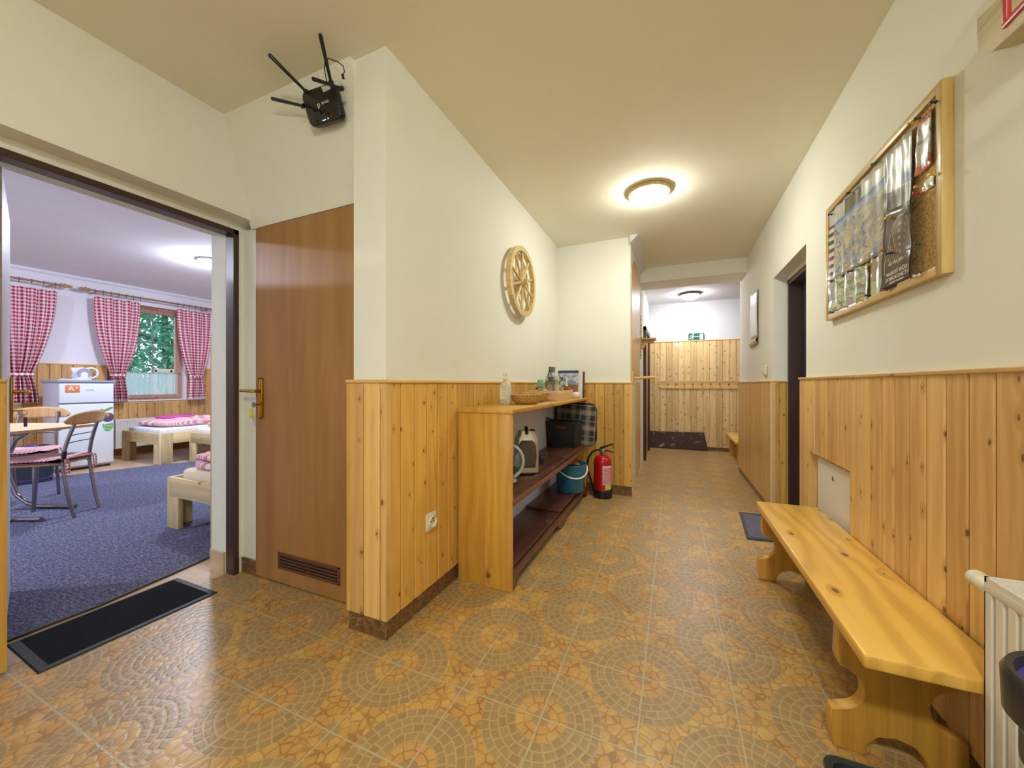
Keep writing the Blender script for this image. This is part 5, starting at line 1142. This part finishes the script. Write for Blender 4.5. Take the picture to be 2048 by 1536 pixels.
b = B(smooth=True); b.tube([(0, .05, .155), (0, .09, .165), (0, .13, .150), (0, .150, .11), (0, .140, .06), (0, .11, .035), (0, .085, .035)], .012, 12); b.obj('handle', KW, kt_)
b = B(smooth=True); b.lathe([(.001, .0), (.06, .0), (.066, .004), (.066, .012), (.001, .013)], (.066, 0, .088), 0, 28, cap=False); b.obj('water_window', flat((150, 152, 176), .3, name='kettle_window'), kt_)
sp = thing('spoon', 'white plastic spoon or cord end lying on the refrigerator beside the kettle', 'spoon', (-7.05, 2.09, fh + .018)); sp['label'] = 'white plastic spoon lying on the refrigerator to the left of the kettle'
b = B(smooth=True); b.lathe([(.001, 0), (.028, .003), (.030, .010), (.020, .018), (.001, .020)], seg=20, cap=False); b.tube([(0, .02, .010), (.0, .10, .008)], .007, 8); b.obj('spoon_body', KW, sp)
ps_ = thing('wall_outlet', 'white double wall outlet on the wainscot at the left of the refrigerator', 'outlet', (-7.77, 2.06, .93)); b = B(smooth=True); b.box((0, -.20, -.1), (.02, -.115, .1), .006); b.obj('plate', KW, ps_)
for dz in (-.05, .05): b = B(smooth=True); b.lathe([(.022, .02), (.030, .022), (.030, .020)], (0, -.158, dz), 0, 18); b.obj('socket_well', flat((150, 150, 170), .5, name='well_grey'), ps_)
# ------------------------------------------------------------------ table
CH_ = flat((150, 146, 150), .22, .9, name='chair_tube'); BE = pine('beech_laminate', .6, (214, 166, 110), (196, 146, 92), knots=0, seed=40.); TT = pine('table_laminate', .8, (232, 206, 166), (220, 190, 146), knots=0, seed=41.)
tb = thing('dining_table', 'light wooden dining table with curved chrome legs in the bedroom, between the two chairs', 'table', (-5.04, 1.20, .008), TH)
b = B(grain='x', smooth=True); b.prism(rrect(.80, .68, .09), 2, .712, .735, .003); b.obj('tabletop', TT, tb); b = B(smooth=True); b.prism(rrect(.804, .684, .092), 2, .7135, .7335); b.obj('edge_band', BE, tb)
for yy, xo in ((-.12, .0), (.20, -.10)):
    pts = [(.42, .020), (.26, .018), (.10, .019), (.0, .045), (-.10, .12), (-.17, .28), (-.17, .46), (-.10, .60), (.02, .675), (.16, .695), (.28, .697)]
    sm = []
    for i in range(len(pts) - 1):
        for k in range(4): sm.append(Vector((pts[i][0] + xo, yy, pts[i][1])).lerp(Vector((pts[i + 1][0] + xo, yy, pts[i + 1][1])), k / 4))
    sm.append(Vector((pts[-1][0] + xo, yy, pts[-1][1]))); b = B(smooth=True); b.tube(sm, .0165, 12); b.obj('leg', CH_, tb)
b = B(smooth=True); b.tube([(-.17, -.10, .34), (-.20, .18, .34)], .012, 10); b.obj('crossbar', CH_, tb)
# ------------------------------------------------------------------ chairs
def sm_(pts, k=4):
    P_ = [Vector(p_) for p_ in pts]; out = []
    for i in range(len(P_) - 1):
        p0, p1, p2, p3 = P_[max(i - 1, 0)], P_[i], P_[i + 1], P_[min(i + 2, len(P_) - 1)]
        for j in range(k):
            t_ = j / k; out.append(.5 * ((2 * p1) + (p2 - p0) * t_ + (2 * p0 - 5 * p1 + 4 * p2 - p3) * t_ * t_ + (3 * p1 - p0 - 3 * p2 + p3) * t_ ** 3))
    return out + [P_[-1]]
def chair(label, loc, rz, w=.135):
    """local: back at y=0, seat extends to +y; width along x"""
    t = thing('dining_chair', label, 'chair', loc, rz, None)
    for sx in (-1, 1):
        b = B(smooth=True); b.tube(sm_([(sx * (w - .0), -.05, .0), (sx * (w + .005), -.018, .15), (sx * (w + .005), .012, .36), (sx * (w + .005), .018, .46), (sx * (w), .0, .60), (sx * (w - .01), -.045, .76), (sx * (w - .012), -.06, .815)]), .0125, 10); b.obj('back_post', CH_, t)
        b = B(smooth=True); b.tube([(sx * w, .36, .44), (sx * (w + .012), .38, .2), (sx * (w + .015), .395, .0)], .0125, 10); b.obj('leg', CH_, t)
        b = B(smooth=True); b.tube([(sx * (w - .004), .015, .435), (sx * (w - .004), .37, .435)], .010, 8); b.obj('seat_rail', CH_, t)
    def plate(a, c):
        x = (a - .5) * .43; k = 1 - (2 * abs(a - .5)) ** 2.6; h = .048 * max(.0, k) ** .5 + .006; return Vector((x, -.030 - .060 * (1 - (2 * x / .43) ** 2) * .9 + .0 - .02 * c, .790 + (c - .5) * 2 * h + .02 * (1 - (2 * x / .43) ** 2)))
    b = B(grain='x', smooth=True); b.grid(plate, 28, 6, (.43, .1)); b.obj('back_plate', BE, t, solid=.012)
    for z in (.60, .66): b = B(smooth=True); b.tube(sm_([(-w, .0 - (z - .6) * .25, z), (-.08, -.025 - (z - .6) * .25, z + .012), (.08, -.025 - (z - .6) * .25, z + .012), (w, .0 - (z - .6) * .25, z)]), .0035, 8); b.obj('back_wire', flat((44, 44, 50), .3, .5, name='wire_dark'), t)
    b = B(grain='x', smooth=True); b.prism([(x * .98, y + .20) for x, y in rrect(.375, .38, .09)], 2, .435, .450, .003); b.obj('seat', BE, t)
    cu = thing('chair_cushion', label, 'cushion', loc, rz); 
    def cf(sd):
        def fn(a, c):
            x = (a - .5) * .41; y = (c - .5) * .41; r = .09; lx = .205 - r; dx = max(abs(x) - lx, 0); dy = max(abs(y) - lx, 0); dd = math.hypot(dx, dy)
            if dd > r: x = math.copysign(lx + dx * r / dd, x); y = math.copysign(lx + dy * r / dd, y)
            e = min(1, (1 - max(abs(x), abs(y)) / .205) * 4.5); q_ = .004 * math.sin(a * 9.4) * math.sin(c * 9.4)
            return Vector((x, y + .205, .470 + sd * (.004 + .016 * max(e, 0) ** .6) + (q_ if sd > 0 else 0)))
        return fn
    b = B(smooth=True); b.grid(cf(1), 26, 26, (.41, .41)); b.grid(cf(-1), 26, 26, (.41, .41)); b.obj('pad', GING_S, cu)
    for (x0, x1) in ((-.11, -.145), (.11, .145)):
        b = B(smooth=True); b.tube(sm_([(x0, .02, .468), (x1, -.012, .475), (x1 + .005, -.022, .43), (x1 + .002, -.022, .36)]), [.006] * 13, 6); b.tube(sm_([(x0, .02, .466), (x1 - .01, -.005, .47), (x1 - .025, -.022, .40), (x1 - .022, -.022, .345)]), [.006] * 13, 6); b.obj('tie', GING_S, cu)
    return t, cu
pA = Vector((-4.50, 1.404, .008)); pB = Vector((-4.67, 1.60, .008)); dAB = (pB - pA).normalized()
mid = (pA + pB) / 2
# local +y = seat direction: -(perp)
sd = Vector((-dAB.y, dAB.x, 0)); sd = sd if sd.dot(Vector((-.66, -.75, 0))) > 0 else -sd
rz1 = math.atan2(sd.y, sd.x) - math.pi / 2
c1, cu1 = chair('tubular dining chair nearest the doorway with a curved wooden backrest, its back to the viewer', (mid.x + sd.x * .05, mid.y + sd.y * .05, .0125), rz1); cu1['label'] = 'red gingham seat cushion tied to the chair nearest the doorway'
TS = 1 if (Matrix.Rotation(rz1, 3, 'Z') @ Vector((1, 0, 0))).dot(pA - pB) > 0 else -1
b = B(smooth=True); b.tube([(TS * .140, .018, .46), (TS * .139, .014, .49), (TS * .137, .008, .54)], .0145, 10); tp = b.obj('black_tape', BLACKP, c1)
sd2 = Vector((.80, -.60, 0)); rz2 = math.atan2(sd2.y, sd2.x) - math.pi / 2
c2, cu2 = chair('second tubular dining chair, beyond the table with its backrest towards the refrigerator', (at(71, 3.62).x, at(71, 3.62).y, .0125), rz2); cu2['label'] = 'pinkish red gingham seat cushion on the far chair beyond the table'
# dark tub under / behind
tu = thing('storage_tub', 'dark tub holding a purple bag on the floor between the far chair and the refrigerator', 'tub', (-6.62, 1.70, 0.008))
b = B(smooth=True); rr_ = loftrr(b, [(.34, .30, .05, 0), (.40, .36, .06, .36), (.43, .39, .07, .365), (.43, .39, .07, .385), (.38, .34, .05, .38), (.33, .29, .05, .02)], .05); b.bm.faces.new(rr_[0][::-1]); b.bm.faces.new(rr_[-1]); b.obj('tub_body', flat((50, 54, 66), .5, name='tub_slate'), tu)
pb = thing('purple_bag', 'shiny purple bag lying in the dark tub', 'bag', (-6.62, 1.70, .05)); b = B(smooth=True); b.grid(lambda a, c: Vector(((a - .5) * .35, (c - .5) * .31, .36 * (1 - (2 * a - 1) ** 4) * (1 - (2 * c - 1) ** 4) + .03 * noise.noise(Vector((a * 6, c * 6, 1))))), 20, 20); b.obj('bag_body', flat((92, 60, 140), .25, name='purple_foil'), pb)
# ------------------------------------------------------------------ beds
def bed(label, x0, y0, wid, ln, top, legw=.15, kind='single'):
    t = thing('bed', label, 'bed', (x0, y0, 0.0)); lh = top
    for (lx, ly, hy) in ((0, 0, 0), (wid, 0, 0), (0, ln, 0), (wid, ln, 0)):
        sx_ = 1 if lx == 0 else -1; sy_ = 1 if ly == 0 else -1
        b = B(grain='z', smooth=True); b.box((lx, ly, .008), (lx + sx_ * .032, ly + sy_ * legw, lh), .002); b.box((lx + sx_ * .032, ly, .008), (lx + sx_ * legw, ly + sy_ * .032, lh - .15 if False else lh - .145), .002); b.obj('leg', BEDWOOD, t)
    for yy in (0, ln - .03): b = B(grain='x', smooth=True); b.box((.033, yy, lh - .145), (wid - .033, yy + .03, lh), .002); b.obj('end_board', BEDWOOD, t)
    for xx in (0, wid - .032): b = B(grain='y', smooth=True); b.box((xx, legw + .001, lh - .145), (xx + .032, ln - legw - .001, lh), .002); b.obj('side_board', BEDWOOD, t)
    b = B(grain='x')
    for k in range(10): b.box((.033, .15 + k * (ln - .3) / 10, lh - .09), (wid - .033, .15 + k * (ln - .3) / 10 + .07, lh - .072))
    b.obj('slats', BEDWOOD, t); return t
MT = fabric('cream_mattress', (226, 216, 188), (214, 202, 170), 60); MT2 = fabric('white_sheet', (232, 232, 236), (218, 218, 226), 30)
def mattress(label, x0, y0, x1, y1, z0, z1, mat=MT): b = B(smooth=True); b.box((0, 0, 0), (x1 - x0, y1 - y0, z1 - z0), .035, 4); o = b.obj('mattress', mat); o.location = (x0, y0, z0); return tag(o, label, 'mattress')
def duvet(label, x0, y0, x1, y1, z, h, mat, seed, layers=2):
    b = B(smooth=True); W_, L2 = x1 - x0, y1 - y0
    for k in range(layers):
        zz = h * k / layers; hh = h / layers; s_ = 1 - .05 * k
        def fn(a, c, zz=zz, hh=hh, k=k, s_=s_):
            sp = lambda v_, e_: math.copysign(abs(v_) ** e_, v_)
            ph, th_ = (c - .5) * math.pi * .998, a * 2 * math.pi; rr = abs(math.cos(ph)) ** .30
            x = W_ / 2 * (1 + s_ * sp(math.sin(ph), .35)); y = L2 / 2 * (1 + s_ * rr * sp(math.cos(th_), .35)); q_ = hh / 2 * rr * sp(math.sin(th_), .6) * 1.04
            nz = noise.noise(Vector((x * 6, y * 6, seed + k * 3))) * .022 + noise.noise(Vector((x * 15, y * 12, seed))) * .010
            return Vector((x + nz * .8, y + .5 * nz, zz + hh / 2 + q_ + nz * (1 if q_ > 0 else .1)))
        n0 = 56; b.grid(fn, n0, 34, (2 * L2 + .3, W_))
    o = b.obj('duvet', mat); o.location = (x0, y0, z); return tag(o, label, 'duvet')
bed('pale pine bed nearest the doorway, its foot leg standing on the carpet', -3.56, 1.592, .95, 1.9, .39)
mattress('cream mattress on the bed nearest the doorway', -3.45, 1.63, -2.66, 3.4, .31, .455); duvet('red gingham duvet folded on the bed nearest the doorway', -3.40, 1.645, -2.72, 2.15, .452, .13, GING_S, 3.0, 2)
bed('pale pine bed farthest away, standing by the radiator under the window', -7.36, 2.76, 1.0, 1.95, .425)
mattress('white-sheeted mattress on the farthest bed by the radiator', -7.29, 2.80, -6.43, 4.65, .35, .49, MT2); duvet('red and white gingham duvet spread over the farthest bed', -7.26, 2.84, -6.46, 4.55, .487, .10, GING_S, 5.0, 1)
o = B(smooth=True); o.box((0, 0, 0), (.30, .36, .035), .012, 3); o = o.obj('folded_towel', fabric('pink_towel', (226, 92, 180), (206, 72, 160), 80)); o.location = (-7.10, 3.02, .585); o.rotation_euler = (0, .0, .2); tag(o, 'bright pink folded towel lying on the farthest bed', 'towel')
q = Vector((-6.30, 3.07, 0))
bed('pale pine bed just right of the farthest bed, half hidden by the doorway edge', q.x, q.y, .95, 1.9, .415)
mattress('white-sheeted mattress on the middle, half hidden bed', q.x + .09, q.y + .04, q.x + .9, q.y + 1.8, .34, .485, MT2); duvet('pink-edged gingham duvet on the middle, half hidden bed', q.x + .12, q.y + .10, q.x + .85, q.y + 1.6, .483, .10, GING_S, 8.0, 1)
# ------------------------------------------------------------------ outside
b = B(); b.box((-40, -20, -.4), (-8.2, 30, -.3)); b.box((-8, -20, -.4), (10, -2.8, -.3)); struct(b.obj('ground_outside', fabric('grass', (70, 110, 50), (90, 130, 60), 8)))
def leafm():
    m = M('leaves'); x, y, z = m.pos(); n = m.noise(m.vec(x, y, z), 7, 2); col = m.mix(n.ss(.35, .65), (40, 128, 92), (120, 196, 160)); m.col(col).set(rough=.6)
    nt = m.nt; tl = nt.nodes.new('ShaderNodeBsdfTranslucent'); nt.links.new(col, tl.inputs[0]); mx = nt.nodes.new('ShaderNodeMixShader'); mx.inputs[0].default_value = .5; out = nt.nodes['Material Output']; nt.links.new(m.b.outputs[0], mx.inputs[1]); nt.links.new(tl.outputs[0], mx.inputs[2]); nt.links.new(mx.outputs[0], out.inputs[0]); return m.m
LEAF = leafm()
def tree(label, c, R_, H_, n, seed):
    rnd = random.Random(seed); t = thing('tree', label, 'tree', (c[0], c[1], -.3))
    b = B(smooth=True); b.tube([(0, 0, 0), (.05, .03, H_ * .3), (-.03, 0, H_ * .6), (0, 0, H_ * .85)], [.14, .11, .07, .03], 10)
    for k in range(7): a = k * 2.4; z = H_ * (.3 + .07 * k); b.tube([(0, 0, z), (R_ * .5 * math.cos(a), R_ * .5 * math.sin(a), z + .4), (R_ * .8 * math.cos(a), R_ * .8 * math.sin(a), z + .7)], [.05, .03, .012], 6)
    b.obj('trunk', flat((90, 70, 54), .9, name='bark'), t)
    b = B(smooth=False)
    for i in range(n):
        a = rnd.uniform(0, 6.283); e = rnd.uniform(-1, 1); rr = R_ * (rnd.random() ** .4) * (1 + .2 * math.sin(a * 3 + e * 4)); p_ = Vector((rr * math.cos(a) * math.sqrt(1 - e * e), rr * math.sin(a) * math.sqrt(1 - e * e), H_ * .55 + e * H_ * .45))
        d = Vector((rnd.gauss(0, 1), rnd.gauss(0, 1), rnd.gauss(0, .6))).normalized(); s_ = d.cross(Vector((rnd.gauss(0, 1), rnd.gauss(0, 1), rnd.gauss(0, 1)))).normalized(); L2 = rnd.uniform(.12, .22)
        b.bm.faces.new([b.bm.verts.new(p_ + q_) for q_ in (Vector((0, 0, 0)), d * L2 * .5 + s_ * L2 * .28, d * L2, d * L2 * .5 - s_ * L2 * .28)])
    b.obj('crown', LEAF, t, recalc=False)
tree('leafy green tree seen through the upper panes of the bedroom window', (-14.2, 6.3), 2.7, 6.0, 17000, 3)
tree('green bush outside behind the left curtain of the bedroom window', (-14.4, .8), 2.1, 5.4, 4000, 4)
ph = thing('garden_shelter', 'pale wooden garden post structure standing outside before the tree', 'shelter', (-10.6, 4.62, -.3))
b = B(smooth=True)
for dy in (-.12, .16): b.box((-.03, dy, 0), (.03, dy + .05, 1.72), .004)
b.box((-.03, -.16, 1.66), (.03, .26, 1.74), .004); b.obj('post', flat((206, 168, 152), .7, name='pale_timber'), ph)
b = B(smooth=True); b.tube([(0, -.08, .9), (0, .18, 1.6)], .02, 8); b.obj('brace', flat((206, 168, 152), .7, name='pale_timber'), ph)
# ------------------------------------------------------------------ wall clean-ups are above; nothing follows
